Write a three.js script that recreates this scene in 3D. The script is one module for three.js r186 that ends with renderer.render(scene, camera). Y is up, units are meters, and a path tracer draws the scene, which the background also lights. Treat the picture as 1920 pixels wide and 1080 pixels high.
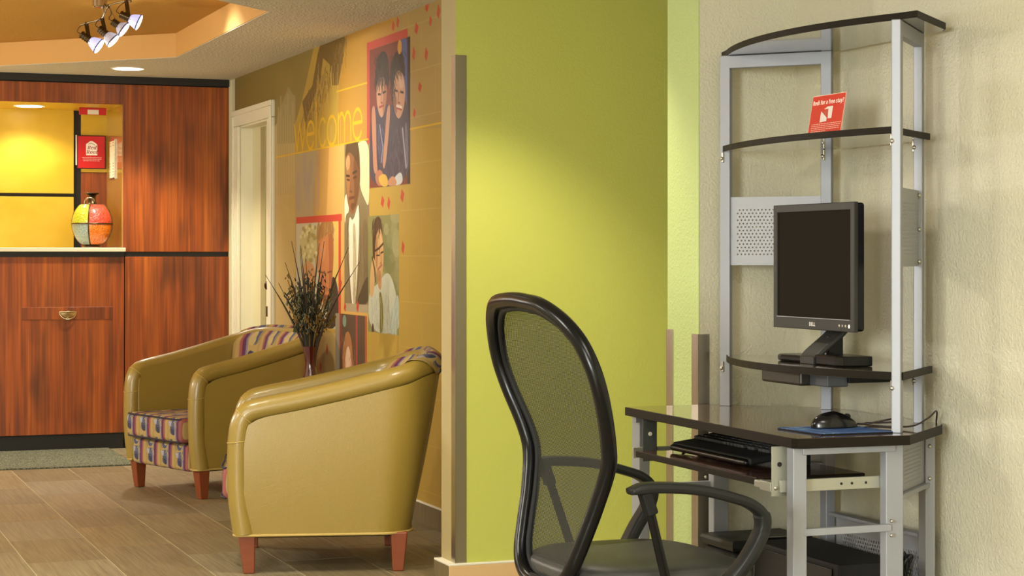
import * as THREE from 'three';
import { RoundedBoxGeometry } from 'three/addons/geometries/RoundedBoxGeometry.js';
import { mergeGeometries } from 'three/addons/utils/BufferGeometryUtils.js';
import { RectAreaLightUniformsLib } from 'three/addons/lights/RectAreaLightUniformsLib.js';

// ------------------------------------------------------------------ camera, sky, exposure, large lights
// World: x = R (to the right, across the lobby), y up, z = -D (D = depth along the lobby). Metres.
const scene = new THREE.Scene();
scene.background = new THREE.Color(0x000000);
const camera = new THREE.PerspectiveCamera(2 * Math.atan(540 / 3600) * 180 / Math.PI, 1920 / 1080, 0.1, 60);
camera.position.set(0, 1.2, 0);
const YAW = Math.atan(1380 / 3600);
camera.lookAt(Math.sin(YAW), 1.2, -Math.cos(YAW));
camera.setViewOffset(1920, 1080, 0, 60, 1920, 1080);
const renderer = new THREE.WebGLRenderer({ antialias: true });
renderer.toneMapping = THREE.LinearToneMapping;
renderer.toneMappingExposure = 2.6;
renderer.shadowMap.enabled = true;
RectAreaLightUniformsLib.init();
const WARM = new THREE.Color(1.0, 0.89, 0.70), SOFT = new THREE.Color(1.0, 0.95, 0.85), HALO = new THREE.Color(1.0, 0.95, 0.88);
const CEIL = 2.32, TRAY = 2.457;
// unseen ceiling panels added as general fill light: [R, D, length along R, length along D, radiance]
const FILL_PANELS = [[-0.9, 1.2, 1.2, 0.6, 10], [-0.9, 4.2, 1.2, 0.6, 14], [-2.2, 7.0, 0.6, 1.2, 14], [1.5, 2.2, 0.6, 1.2, 4]];
// recessed downlights: [R, D, ceiling height, candela, in view, half angle degrees]
const DOWNLIGHTS = [[1.961, 11.516, CEIL, 5.5, 1, 52], [2.25, 5.83, CEIL, 4.4, 0, 50], [0.5, 11.9, CEIL, 5.0, 0, 55], [1.0, 6.6, CEIL, 3.5, 0, 60]];
// daylight window in the left wall (outside the frame): [D, Y, width, height, radiance]
const WINDOW = [-1.3, 1.55, 1.5, 1.2, 32];
// unseen globe lamp added to brighten the rear of the lobby: [R, D, height, candela]
const FILL_GLOBE = [-0.9, 9.7, 1.5, 4.5];
const DAY = new THREE.Color(0.93, 0.97, 1.0);
const NICHE_CD = 1.05, TRACK_CD = 1.0;

// ------------------------------------------------------------------ helpers
let seed = 7;
const rnd = () => { seed = (seed * 1664525 + 1013904223) >>> 0; return seed / 4294967296; };
const rr = (a, b) => a + (b - a) * rnd();
const V = (R, Y, D) => new THREE.Vector3(R, Y, -D);
const used = new Map(), origin = new WeakMap();
function numbered(n) { const k = used.get(n) || 0; used.set(n, k + 1); return k ? n + '_' + String(k).padStart(3, '0') : n; }
function shade(m) { m.castShadow = true; m.receiveShadow = true; return m; }
function thing(name, label, category, R = 0, Y = 0, D = 0, group) {
  const o = new THREE.Group(); o.name = numbered(name); o.position.copy(V(R, Y, D)); scene.add(o);
  o.userData = { label, category }; if (group) o.userData.group = group;
  origin.set(o, o.position.clone()); return o;
}
// geometry given in world coordinates; stored relative to its parent
function part(parent, name, geos, material, label) {
  let g = Array.isArray(geos) ? merge(geos) : geos;
  const at = origin.get(parent) || new THREE.Vector3();
  g = g.clone().translate(-at.x, -at.y, -at.z);
  const m = shade(new THREE.Mesh(g, material)); m.name = name; parent.add(m);
  if (label) m.userData.label = label;
  origin.set(m, at); return m;
}
function struct(name, geos, material, label) {
  const g = Array.isArray(geos) ? merge(geos) : geos;
  const m = shade(new THREE.Mesh(g, material)); m.name = name; m.userData = { kind: 'structure' };
  if (label) m.userData.label = label;
  scene.add(m); origin.set(m, new THREE.Vector3()); return m;
}
function single(name, label, category, geos, material, group) {
  const g = Array.isArray(geos) ? merge(geos) : geos; g.computeBoundingBox();
  const c = g.boundingBox.getCenter(new THREE.Vector3()); c.y = g.boundingBox.min.y;
  const m = shade(new THREE.Mesh(g.clone().translate(-c.x, -c.y, -c.z), material)); m.position.copy(c); m.name = numbered(name);
  m.userData = { label, category }; if (group) m.userData.group = group; scene.add(m); origin.set(m, c); return m;
}
function merge(gs) {
  return mergeGeometries(gs.map((g) => { const h = g.index ? g.toNonIndexed() : g.clone(); for (const k of Object.keys(h.attributes)) if (!['position', 'normal', 'uv'].includes(k)) h.deleteAttribute(k); if (!h.attributes.uv) metres(h); return h; }));
}
// uv in metres from the dominant normal
function metres(g, du = 0, dv = 0, swap = false) {
  const p = g.attributes.position, n = g.attributes.normal, uv = new Float32Array(p.count * 2);
  for (let i = 0; i < p.count; i++) {
    const x = p.getX(i), y = p.getY(i), z = p.getZ(i), a = Math.abs(n.getX(i)), b = Math.abs(n.getY(i)), c = Math.abs(n.getZ(i));
    let u, v; if (b >= a && b >= c) { u = x; v = z; } else if (a >= c) { u = z; v = y; } else { u = x; v = y; }
    uv[2 * i] = (swap ? v : u) + du; uv[2 * i + 1] = (swap ? u : v) + dv;
  }
  g.setAttribute('uv', new THREE.BufferAttribute(uv, 2)); return g;
}
function box(R0, R1, Y0, Y1, D0, D1, r = 0) {
  const w = Math.abs(R1 - R0), h = Math.abs(Y1 - Y0), d = Math.abs(D1 - D0);
  const g = r > 0 ? new RoundedBoxGeometry(w, h, d, 2, Math.min(r, w / 2.01, h / 2.01, d / 2.01)) : new THREE.BoxGeometry(w, h, d);
  return metres(g.translate((R0 + R1) / 2, (Y0 + Y1) / 2, -(D0 + D1) / 2));
}
// bar of section w (sideways) x h between two points
function bar(a, b, w, h, r = 0.002, side) {
  const len = a.distanceTo(b), g = new RoundedBoxGeometry(w, h, len, 1, Math.min(r, w / 2.1, h / 2.1));
  const t = b.clone().sub(a).normalize(), s = (side ? side.clone() : Math.abs(t.y) > 0.95 ? new THREE.Vector3(1, 0, 0) : new THREE.Vector3(0, 1, 0).cross(t)).normalize();
  const n = t.clone().cross(s).normalize(); s.copy(n).cross(t);
  g.applyMatrix4(new THREE.Matrix4().makeBasis(s, n, t)); const c = a.clone().add(b).multiplyScalar(0.5); return metres(g.translate(c.x, c.y, c.z));
}
function tube(pts, r, seg = 40, rad = 8, closed = false) {
  return new THREE.TubeGeometry(new THREE.CatmullRomCurve3(pts, closed, 'centripetal'), seg, r, rad, closed);
}
function rod(a, b, r0, r1 = r0, n = 12) {
  const len = a.distanceTo(b), g = new THREE.CylinderGeometry(r1, r0, len, n);
  g.applyQuaternion(new THREE.Quaternion().setFromUnitVectors(new THREE.Vector3(0, 1, 0), b.clone().sub(a).normalize()));
  const c = a.clone().add(b).multiplyScalar(0.5); return g.translate(c.x, c.y, c.z);
}
// slab from a plan outline [[R, D], ...]
function slab(outline, Y0, Y1, bevel = 0.0015) {
  const s = new THREE.Shape(outline.map(([r, d]) => new THREE.Vector2(r, d)));
  const g = new THREE.ExtrudeGeometry(s, { depth: Y1 - Y0 - 2 * bevel, bevelEnabled: bevel > 0, bevelThickness: bevel, bevelSize: bevel, bevelOffset: -bevel, bevelSegments: 2 });
  return metres(g.rotateX(-Math.PI / 2).translate(0, Y0 + bevel, 0));
}
// grid surface: f(u, v) -> Vector3
function surface(nu, nv, f, uvf) {
  const P = [], U = [], I = [];
  for (let i = 0; i <= nu; i++) for (let j = 0; j <= nv; j++) { const p = f(i / nu, j / nv); P.push(p.x, p.y, p.z); const q = uvf ? uvf(i / nu, j / nv, p) : [i / nu, j / nv]; U.push(q[0], q[1]); }
  for (let i = 0; i < nu; i++) for (let j = 0; j < nv; j++) { const a = i * (nv + 1) + j, b = a + nv + 1; I.push(a, b, a + 1, b, b + 1, a + 1); }
  const g = new THREE.BufferGeometry(); g.setAttribute('position', new THREE.Float32BufferAttribute(P, 3)); g.setAttribute('uv', new THREE.Float32BufferAttribute(U, 2)); g.setIndex(I); g.computeVertexNormals(); return g;
}
// sweep a ring [[a, b], ...] along points; a lies along `side`, b along the in-plane normal
function sweep(pts, ring, side, scale) {
  const c = new THREE.CatmullRomCurve3(pts, false, 'centripetal'), n = pts.length * 7, P = [], U = [], I = [], m = ring.length;
  for (let i = 0; i <= n; i++) {
    const p = c.getPoint(i / n), t = c.getTangent(i / n), s = side.clone().sub(t.clone().multiplyScalar(side.dot(t))).normalize(), b = t.clone().cross(s), k = scale ? scale(i / n) : [1, 1];
    for (let j = 0; j <= m; j++) { const [x, y] = ring[j % m]; const q = p.clone().addScaledVector(s, x * k[0]).addScaledVector(b, y * k[1]); P.push(q.x, q.y, q.z); U.push(j / m, i / n); }
  }
  for (let i = 0; i < n; i++) for (let j = 0; j < m; j++) { const a = i * (m + 1) + j, d = a + m + 1; I.push(a, a + 1, d, d, a + 1, d + 1); }
  for (const e of [0, n]) { const k = P.length / 3; const p = c.getPoint(e / n); P.push(p.x, p.y, p.z); U.push(0, 0); for (let j = 0; j < m; j++) { const a = e * (m + 1) + j; if (e) I.push(k, a, a + 1); else I.push(k, a + 1, a); } }
  const g = new THREE.BufferGeometry(); g.setAttribute('position', new THREE.Float32BufferAttribute(P, 3)); g.setAttribute('uv', new THREE.Float32BufferAttribute(U, 2)); g.setIndex(I); g.computeVertexNormals(); return g;
}
const oval = (a, b, n = 14, e = 0.7) => [...Array(n)].map((_, i) => { const t = i / n * 2 * Math.PI, c = Math.cos(t), s = Math.sin(t); return [a * Math.sign(c) * Math.abs(c) ** e, b * Math.sign(s) * Math.abs(s) ** e]; });

// ------------------------------------------------------------------ textures
const lat = new Float32Array(65536).map(() => rnd());
function vnoise(x, y, px, py, s = 0) {   // value noise with period px, py
  const ix = Math.floor(x), iy = Math.floor(y), fx = x - ix, fy = y - iy, u = fx * fx * (3 - 2 * fx), v = fy * fy * (3 - 2 * fy);
  const L = (i, j) => lat[((((i % px) + px) % px) * 197 + (((j % py) + py) % py) * 7919 + s * 131) & 65535];
  return (L(ix, iy) * (1 - u) + L(ix + 1, iy) * u) * (1 - v) + (L(ix, iy + 1) * (1 - u) + L(ix + 1, iy + 1) * u) * v;
}
function fbm(u, v, px, py, oct, s = 0) { let a = 0, w = 0.5, t = 0; for (let o = 0; o < oct; o++) { a += w * vnoise(u * px, v * py, px, py, s + o * 17); t += w; w *= 0.55; px *= 2; py *= 2; } return a / t; }
function dataTex(w, h, f, size, srgb = true) {   // size = metres covered [u, v]
  const d = new Uint8Array(w * h * 4);
  for (let y = 0; y < h; y++) for (let x = 0; x < w; x++) { const c = f(x / w, y / h), k = (y * w + x) * 4; d[k] = c[0]; d[k + 1] = c[1]; d[k + 2] = c[2]; d[k + 3] = 255; }
  const t = new THREE.DataTexture(d, w, h, THREE.RGBAFormat); finish(t, size, srgb); return t;
}
function finish(t, size, srgb) {
  t.wrapS = t.wrapT = THREE.RepeatWrapping; t.magFilter = THREE.LinearFilter; t.minFilter = THREE.LinearMipmapLinearFilter; t.generateMipmaps = true;
  if (srgb) t.colorSpace = THREE.SRGBColorSpace; if (size) t.repeat.set(1 / size[0], 1 / size[1]); t.needsUpdate = true; return t;
}
function canvasTex(w, h, draw, size) { const c = document.createElement('canvas'); c.width = w; c.height = h; draw(c.getContext('2d'), w, h); const t = new THREE.CanvasTexture(c); return finish(t, size, true); }
const mix3 = (a, b, t) => [a[0] + (b[0] - a[0]) * t, a[1] + (b[1] - a[1]) * t, a[2] + (b[2] - a[2]) * t].map((x) => Math.max(0, Math.min(255, x)));
const gray = (x) => { const v = Math.max(0, Math.min(255, x * 255)); return [v, v, v]; };
const std = (o) => new THREE.MeshStandardMaterial(o), phy = (o) => new THREE.MeshPhysicalMaterial(o);

const orangePeel = dataTex(512, 512, (u, v) => gray(fbm(u, v, 64, 64, 2, 3)), [0.36, 0.36], false);
const popcorn = dataTex(512, 512, (u, v) => gray(fbm(u, v, 64, 64, 2, 9)), [0.5, 0.5], false);
const cherry = (a, b, c) => dataTex(512, 1024, (u, v) => {
  const w = fbm(u, v, 5, 3, 3, 21) * 1.2, g = 0.6 * fbm(u + 0.02 * w, v, 14, 2, 3, 5) + 0.4 * fbm(u + 0.01 * w, v, 70, 4, 3, 6), f = fbm(u, v, 150, 6, 2, 30), k = fbm(u, v, 7, 5, 3, 44);
  let t = Math.min(1, Math.max(0, (g - 0.28) * 1.9)); let col = t < 0.5 ? mix3(a, b, t * 2) : mix3(b, c, t * 2 - 1);
  const d = 0.80 + 0.34 * f - 0.9 * Math.max(0, k - 0.55); return col.map((x) => Math.min(255, x * d));
}, [1.0, 2.0]);
const cherryMap = cherry([100, 43, 8], [146, 69, 14], [170, 90, 22]);
const deskMap = dataTex(512, 512, (u, v) => { const g = fbm(u, v, 6, 40, 4, 61), f = fbm(u, v, 10, 120, 2, 62); return mix3([62, 40, 26], [104, 72, 48], g * 0.9 + f * 0.3 - 0.1); }, [0.6, 0.6]);
const tileMap = dataTex(512, 512, (u, v) => { const g = fbm(u, v, 90, 5, 3, 71), f = fbm(u, v, 220, 10, 2, 72), c = fbm(u, v, 4, 3, 3, 73); return mix3([110, 101, 78], [168, 156, 126], g * 0.7 + f * 0.35 + c * 0.35 - 0.2); }, [0.62, 1.24]);
const tileBump = dataTex(512, 512, (u, v) => gray(fbm(u, v, 200, 8, 2, 72)), [0.62, 1.24], false);
const carpetMap = dataTex(512, 512, (u, v) => { const g = fbm(u, v, 160, 160, 2, 81); return mix3([58, 62, 50], [148, 150, 122], (g - 0.25) * 1.7); }, [0.8, 0.8]);
const goldMap = dataTex(256, 256, (u, v) => mix3([206, 168, 40], [226, 190, 66], fbm(u, v, 5, 5, 4, 91) * 1.4 - 0.2), [1.1, 1.1]);
const leatherBump = dataTex(512, 512, (u, v) => gray(fbm(u, v, 90, 90, 2, 95)), [0.3, 0.3], false);
const brushed = dataTex(256, 256, (u, v) => gray(0.35 + 0.5 * fbm(u, v, 100, 3, 2, 97)), [0.1, 0.6], false);

// upholstery: columns of burgundy, gold and slate with crescents and loops
const fabricMap = canvasTex(512, 512, (c, w, h) => {
  const band = (x, k, f, a = 22) => { for (const o of [-w, 0, w]) { c.fillStyle = f; c.beginPath(); c.moveTo(x + o, 0); c.bezierCurveTo(x + o + a, h * 0.3, x + o - a, h * 0.7, x + o, h); c.lineTo(x + o + k, h); c.bezierCurveTo(x + o + k - a, h * 0.7, x + o + k + a, h * 0.3, x + o + k, 0); c.fill(); } };
  c.fillStyle = '#a48c55'; c.fillRect(0, 0, w, h);
  band(318, 96, '#5a2a44'); band(402, 54, '#8f5048'); band(300, 34, '#77708a'); band(20, 60, '#9c8248', -16);
  c.fillStyle = '#4a4d6a'; c.beginPath(); c.arc(190, 120, 96, 0, 7); c.fill(); c.fillStyle = '#b09a64'; c.beginPath(); c.arc(226, 92, 74, 0, 7); c.fill();
  c.fillStyle = '#565a74'; c.beginPath(); c.moveTo(110, 250); c.lineTo(250, 232); c.lineTo(286, 400); c.quadraticCurveTo(210, 500, 130, 440); c.fill();
  c.fillStyle = '#9a98a0'; c.beginPath(); c.moveTo(60, 262); c.lineTo(176, 252); c.lineTo(150, 336); c.lineTo(84, 330); c.fill(); c.fillStyle = '#35344a'; c.beginPath(); c.ellipse(210, 420, 70, 46, 0.5, 0, 7); c.fill();
  c.strokeStyle = '#24211f'; c.lineWidth = 9; for (const [x, y, q, a, b] of [[236, 210, 74, 0.2, 2.6], [196, 440, 92, 3.2, 5.6], [180, 130, 110, 2.2, 4.4]]) { c.beginPath(); c.arc(x, y, q, a, b); c.stroke(); }
  c.strokeStyle = '#b9a874'; c.lineWidth = 7; c.beginPath(); c.arc(260, 340, 70, 4, 6.5); c.stroke(); c.strokeStyle = '#a8803a'; c.beginPath(); c.moveTo(476, 0); c.bezierCurveTo(500, h * 0.3, 452, h * 0.7, 476, h); c.stroke();
}, [0.15, 0.16]);
const meshHoles = dataTex(64, 64, (u, v) => { let s = 0; for (const [a, b] of [[0.25, 0.25], [0.75, 0.75], [0.25, 1.25], [1.25, 0.25], [-0.25, 0.75], [0.75, -0.25]]) { const d = Math.hypot((u - a) * 1.0, (v - b) * 1.15); if (d < 0.2) s = 1; } return gray(s ? 0 : 1); }, [0.0062, 0.0062], false);

// ------------------------------------------------------------------ materials
const M = {
  beige: std({ color: 0xc6c0a6, roughness: 0.45, bumpMap: orangePeel, bumpScale: 0.0016 }),
  ceiling: std({ color: 0xcfc9b4, roughness: 0.95, bumpMap: popcorn, bumpScale: 0.004 }),
  trayTop: std({ color: 0xb8862c, roughness: 0.7, bumpMap: popcorn, bumpScale: 0.001 }),
  traySide: std({ color: 0xd9a860, roughness: 0.7 }),
  green: std({ color: 0xb3b552, roughness: 0.6, bumpMap: orangePeel, bumpScale: 0.0006 }),
  lime: std({ color: 0xafbd7a, roughness: 0.6, bumpMap: orangePeel, bumpScale: 0.0012 }),
  cherry: phy({ map: cherryMap, roughness: 0.42, clearcoat: 0.25, clearcoatRoughness: 0.3 }),
  black: std({ color: 0x17150f, roughness: 0.5 }),
  toe: std({ color: 0x15150f, roughness: 0.6 }),
  gold: std({ map: goldMap, roughness: 0.35 }),
  counter: std({ color: 0xcfc4a8, roughness: 0.35 }),
  tile: std({ map: tileMap, bumpMap: tileBump, bumpScale: 0.0006, roughness: 0.42 }),
  base: std({ map: tileMap, color: 0xcfc6b4, roughness: 0.4 }),
  baseLit: std({ color: 0xc9a673, roughness: 0.45 }),  // same baseboard where the downlight falls, its brightness put into the colour
  baseCap: std({ color: 0xd9d3be, roughness: 0.5 }),
  grout: std({ color: 0xc9bd94, roughness: 0.9 }),
  carpet: std({ map: carpetMap, roughness: 1, bumpMap: popcorn, bumpScale: 0.006 }),
  doorPaint: std({ color: 0xd2cba2, roughness: 0.4 }),
  casing: std({ color: 0xe4dfc4, roughness: 0.4 }),
  steel: std({ color: 0xb9b2a4, metalness: 1, roughness: 0.28 }),
  chrome: std({ color: 0xc9c1b2, metalness: 1, roughness: 0.18 }),
  bronze: std({ color: 0x5a4c38, metalness: 1, roughness: 0.35 }),
  leather: phy({ color: 0x937b33, roughness: 0.36, bumpMap: leatherBump, bumpScale: 0.0004, clearcoat: 0.5, clearcoatRoughness: 0.2 }),
  piping: std({ color: 0xb59a52, roughness: 0.45 }),
  fabric: std({ map: fabricMap, roughness: 0.85 }),
  legWood: std({ color: 0x7e3d1d, roughness: 0.4 }),
  dust: std({ color: 0x15130f, roughness: 0.95 }),
  silver: std({ color: 0x94969b, metalness: 0.25, roughness: 0.5 }),
  rail: std({ color: 0xaaa99a, metalness: 0.6, roughness: 0.4 }),
  bolt: std({ color: 0xb9b5a8, metalness: 0.9, roughness: 0.3 }),
  laminate: phy({ map: deskMap, roughness: 0.3, clearcoat: 1, clearcoatRoughness: 0.06 }),
  edge: phy({ color: 0x1b150e, roughness: 0.5, specularIntensity: 0.3 }),
  plastic: phy({ color: 0x0c0c0c, roughness: 0.24, specularIntensity: 0.55 }),
  plasticMatte: phy({ color: 0x161615, roughness: 0.6, specularIntensity: 0.5 }),
  gloss: phy({ color: 0x0b0b0c, roughness: 0.25, specularIntensity: 0.5, clearcoat: 0.35, clearcoatRoughness: 0.1 }),
  arm: phy({ color: 0x20211f, roughness: 0.45, specularIntensity: 0.5 }),
  seat: std({ color: 0x33332f, roughness: 0.42, bumpMap: leatherBump, bumpScale: 0.0003 }),
  screen: phy({ color: 0x17120a, roughness: 0.6, specularIntensity: 0.15 }),
  mesh: std({ color: 0x1a1b10, roughness: 0.8, alphaMap: meshHoles, transparent: true, side: THREE.DoubleSide }),
  white: std({ color: 0xe9e4d2, roughness: 0.6 }),
  bezel: phy({ color: 0x2e2d2a, roughness: 0.45, specularIntensity: 0.5 }),
  panel: std({ color: 0x9a9b9e, metalness: 0.3, roughness: 0.5 }),
  bracket: std({ color: 0x4a4c48, roughness: 0.5 }),
  under: phy({ color: 0x4a3f30, roughness: 0.2, clearcoat: 1, clearcoatRoughness: 0.05 }),
  traytop: phy({ map: deskMap, color: 0xd8a080, roughness: 0.3, clearcoat: 1, clearcoatRoughness: 0.06 }),
  keycap: std({ color: 0x343432, roughness: 0.5 }),
};
const glow = (c, i) => std({ color: 0xffffff, emissive: c, emissiveIntensity: i, roughness: 0.6 });

// ------------------------------------------------------------------ structure
const Dw = 12.05, Rm = 2.71, Rg = 2.272, Dg = 6.49, Dg2 = 6.645, Rw = 2.90, Rs = 2.566, Ds = 5.141, Ds2 = 5.354, RL = -3.2, DB = -2.6, RE = 5.2;
const floor = struct('floor', box(RL - 0.1, RE + 0.1, -0.12, -0.002, DB - 0.1, 13.0), M.grout);
{ // tiles 0.305 x 0.61, laid half offset
  const pw = 0.314, pl = 0.615, shapes = [0, 1, 2, 3].map((i) => metres(new THREE.BoxGeometry(pw - 0.005, 0.008, pl - 0.005), i * 0.171 + 0.05, i * 0.327));
  const tones = [0xffffff, 0xf2ede4, 0xe9e2d6, 0xfff6e6].map((c) => { const m = M.tile.clone(); m.color.set(c); return m; });
  const rest = [];
  for (let k = -14; k <= 14; k++) for (let j = -8; j <= 27; j++) {
    const R0 = 0.914 + pw * k, D0 = (k & 1 ? 9.83 : 9.52) + pl * (j - 18);
    if (D0 > 12.0 || D0 < DB - 0.3 || R0 < RL || R0 > RE) continue;
    const cx = R0 + pw / 2, cz = D0 + pl / 2, pick = Math.floor(rnd() * 4);
    if (R0 > 0.2 && R0 < 2.7 && D0 > 5.9 && D0 < 11.2) { const m = shade(new THREE.Mesh(shapes[pick], tones[Math.floor(rnd() * 4)])); m.position.set(cx, -0.004, -cz); m.name = 'tile'; floor.add(m); }
    else rest.push(shapes[pick].clone().translate(cx, -0.004, -cz));
  }
  const m = part(floor, 'tile', rest, M.tile); m.userData.kind = 'stuff';
}
{ // ceiling: slab with an octagonal recess
  const s = new THREE.Shape([[RL, DB], [RE, DB], [RE, 13], [RL, 13]].map((p) => new THREE.Vector2(...p)));
  const oct = [[2.112, 8.62], [2.112, 10.79], [1.12, 11.76], [-1.2, 11.76], [-2.2, 10.79], [-2.2, 8.62], [-1.2, 7.63], [1.13, 7.63]];
  const hole = (pts) => s.holes.push(new THREE.Path(pts.map((p) => new THREE.Vector2(...p))));
  hole(oct);
  const circles = DOWNLIGHTS.map(([R, D]) => [...Array(28)].map((_, i) => [R + 0.086 * Math.cos(i / 28 * 6.2832), D + 0.086 * Math.sin(i / 28 * 6.2832)]));
  circles.forEach(hole);
  const g = new THREE.ExtrudeGeometry(s, { depth: 0.14, bevelEnabled: false }).rotateX(-Math.PI / 2).translate(0, CEIL, 0);
  const ceil = struct('ceiling', metres(g), M.ceiling);
  // painted lining of the recess
  const sides = oct.map((a, i) => { const b = oct[(i + 1) % 8]; return bar(V(a[0], CEIL + 0.07, a[1]), V(b[0], CEIL + 0.07, b[1]), 0.012, 0.134, 0.001); });
  for (const q of sides) part(ceil, 'recess_side', q, M.traySide, 'pale orange side of the ceiling recess');
  part(ceil, 'recess_top', slab(oct.map(([r, d]) => [r + Math.sign(r) * 0.03, d + (d > 9.7 ? 0.03 : -0.03)]), TRAY, TRAY + 0.05, 0), M.trayTop, 'golden brown top of the ceiling recess');
  part(ceil, 'roof_slab', box(RL - 0.1, RE + 0.1, TRAY + 0.12, TRAY + 0.2, DB - 0.1, 13.0), M.ceiling);
}
// outer shell (outside the frame)
struct('wall_left', box(RL - 0.12, RL, -0.1, TRAY + 0.15, DB - 0.1, 13.0), M.beige);
struct('wall_front', box(RL - 0.1, RE + 0.1, -0.1, TRAY + 0.15, DB - 0.12, DB), M.beige);
struct('wall_corridor_end', box(RE, RE + 0.12, -0.1, TRAY + 0.15, DB, 13.0), M.beige);
// right wall and the stub that ends it, lime on its end
struct('wall_right', box(Rw, Rw + 0.15, 0, CEIL, DB, Ds2), M.beige);
const stub = struct('wall_stub', box(Rs + 0.004, RE, 0, CEIL, Ds, Ds2), M.beige);
part(stub, 'end_face', box(Rs, Rs + 0.004, 0, CEIL, Ds, Ds2), M.lime, 'lime green end face');
// partition painted green on the side towards the camera
const partition = struct('wall_partition', box(Rg, RE, 0, CEIL, Dg + 0.004, Dg2), M.beige);
part(partition, 'end_face', box(Rg - 0.001, Rg + 0.003, 0, CEIL, Dg + 0.0005, Dg2 - 0.0005), std({ color: 0xa8986c, roughness: 0.5 }), 'tan end face');
part(partition, 'green_face', box(Rg - 0.001, RE, 0, CEIL, Dg, Dg + 0.004), M.green, 'yellow-green painted face');

// mural wall with a door opening
{
  const s = new THREE.Shape([[Dg2, 0], [13.0, 0], [13.0, CEIL], [Dg2, CEIL]].map((p) => new THREE.Vector2(...p)));
  s.holes.push(new THREE.Path([[11.02, 0.001], [11.83, 0.001], [11.83, 2.03], [11.02, 2.03]].map((p) => new THREE.Vector2(...p))));
  const g = new THREE.ExtrudeGeometry(s, { depth: 0.14, bevelEnabled: false });   // x = D, y = Y, z -> R
  g.applyMatrix4(new THREE.Matrix4().makeBasis(new THREE.Vector3(0, 0, -1), new THREE.Vector3(0, 1, 0), new THREE.Vector3(1, 0, 0))).translate(Rm, 0, 0);
  struct('wall_mural_side', metres(g), M.beige);
  struct('wall_behind_door', box(Rm + 0.5, Rm + 0.6, 0, CEIL, Dg2, 13.0), M.beige);
}
// door: casing, jamb, leaf with knob and strike
{
  const d = new THREE.Group(); d.name = 'door_1'; d.userData = { kind: 'structure', label: 'cream painted door with white casing at the corner of the lobby' }; d.position.copy(V(Rm, 0, 11.42)); scene.add(d); origin.set(d, d.position.clone());
  part(d, 'casing', [box(Rm - 0.02, Rm - 0.001, 0, 2.008, 11.80, 11.945, 0.004), box(Rm - 0.03, Rm - 0.0195, 0, 2.075, 11.90, 11.944, 0.004)], M.casing);
  part(d, 'casing', [box(Rm - 0.02, Rm - 0.001, 0, 2.008, 10.915, 11.04, 0.004), box(Rm - 0.03, Rm - 0.0195, 0, 2.075, 10.916, 10.955, 0.004)], M.casing);
  part(d, 'casing', [box(Rm - 0.02, Rm - 0.001, 2.01, 2.11, 10.915, 11.945, 0.004), box(Rm - 0.03, Rm - 0.0195, 2.0765, 2.109, 10.916, 11.944, 0.004)], M.casing);
  part(d, 'jamb', [box(Rm, Rm + 0.13, 0.002, 1.999, 11.80, 11.8285), box(Rm, Rm + 0.13, 0.002, 1.999, 11.0215, 11.05), box(Rm, Rm + 0.13, 2.0, 2.0285, 11.0215, 11.8285)], M.casing);
  part(d, 'leaf', box(Rm + 0.075, Rm + 0.115, 0.01, 2.0, 11.05, 11.80, 0.002), M.doorPaint);
  part(d, 'dark_strip', box(Rm + 0.068, Rm + 0.078, 0.02, 1.99, 11.45, 11.56, 0.002), std({ color: 0xa39a6c, roughness: 0.6 }), 'darker vertical strip on the door leaf');  // strip of darker colour down the leaf
  const k = part(d, 'knob', [new THREE.SphereGeometry(0.028, 16, 12).scale(0.8, 1, 1).translate(Rm + 0.012, 1.025, -11.14), rod(V(Rm + 0.02, 1.025, 11.14), V(Rm + 0.076, 1.025, 11.14), 0.012), rod(V(Rm + 0.066, 1.025, 11.14), V(Rm + 0.076, 1.025, 11.14), 0.032, 0.032, 20)], M.bronze, 'dark bronze knob');
  part(d, 'strike_plate', box(Rm - 0.024, Rm - 0.0195, 0.845, 0.905, 11.02, 11.042), M.bronze);
  part(d, 'hook', [rod(V(Rm + 0.06, 1.60, 11.2), V(Rm + 0.076, 1.60, 11.2), 0.016, 0.02), tube([V(Rm + 0.065, 1.61, 11.2), V(Rm + 0.045, 1.60, 11.2), V(Rm + 0.04, 1.62, 11.2)], 0.004, 10, 6)], M.chrome);
}
// wood feature wall around the reception opening
const wood = struct('wall_back', [box(2.034, Rm, 1.222, CEIL, Dw + 0.02, 13.0), box(2.034, Rm, 0, 1.2, Dw + 0.02, 13.0)], M.black);
const header = struct('wall_header', box(RL, 2.034, 2.2, CEIL, Dw + 0.02, 12.68), M.black);
const wpanel = (R0, R1, Y0, Y1, du, on = wood) => { const g = box(R0, R1, Y0, Y1, Dw, Dw + 0.025, 0.002); part(on, 'panel', metres(g, du, du * 0.7), M.cherry); };
wpanel(2.034, Rm - 0.02, 1.226, 2.270, 0.33); wpanel(2.0215, 2.034, 1.254, 2.270, 0.33); wpanel(2.034, Rm - 0.02, 0.1, 1.196, 0.71); wpanel(RL, 2.021, 2.145, 2.270, 0.1, header);
struct('trim_3', box(RL, Rm - 0.02, 2.275, CEIL, Dw - 0.012, Dw + 0.018), M.black, 'black strip under the ceiling');
part(wood, 'reveal_strip', box(2.034, Rm - 0.02, 1.198, 1.224, Dw + 0.012, Dw + 0.03), M.black, 'black recessed strip between the wood panels');
part(wood, 'toe_kick', box(2.032, Rm - 0.02, 0, 0.1, Dw + 0.05, Dw + 0.08), M.toe);
part(wood, 'filler_strip', box(Rm - 0.02, Rm, 0, CEIL, Dw - 0.005, Dw + 0.05), M.doorPaint, 'cream filler strip at the corner');
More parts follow.
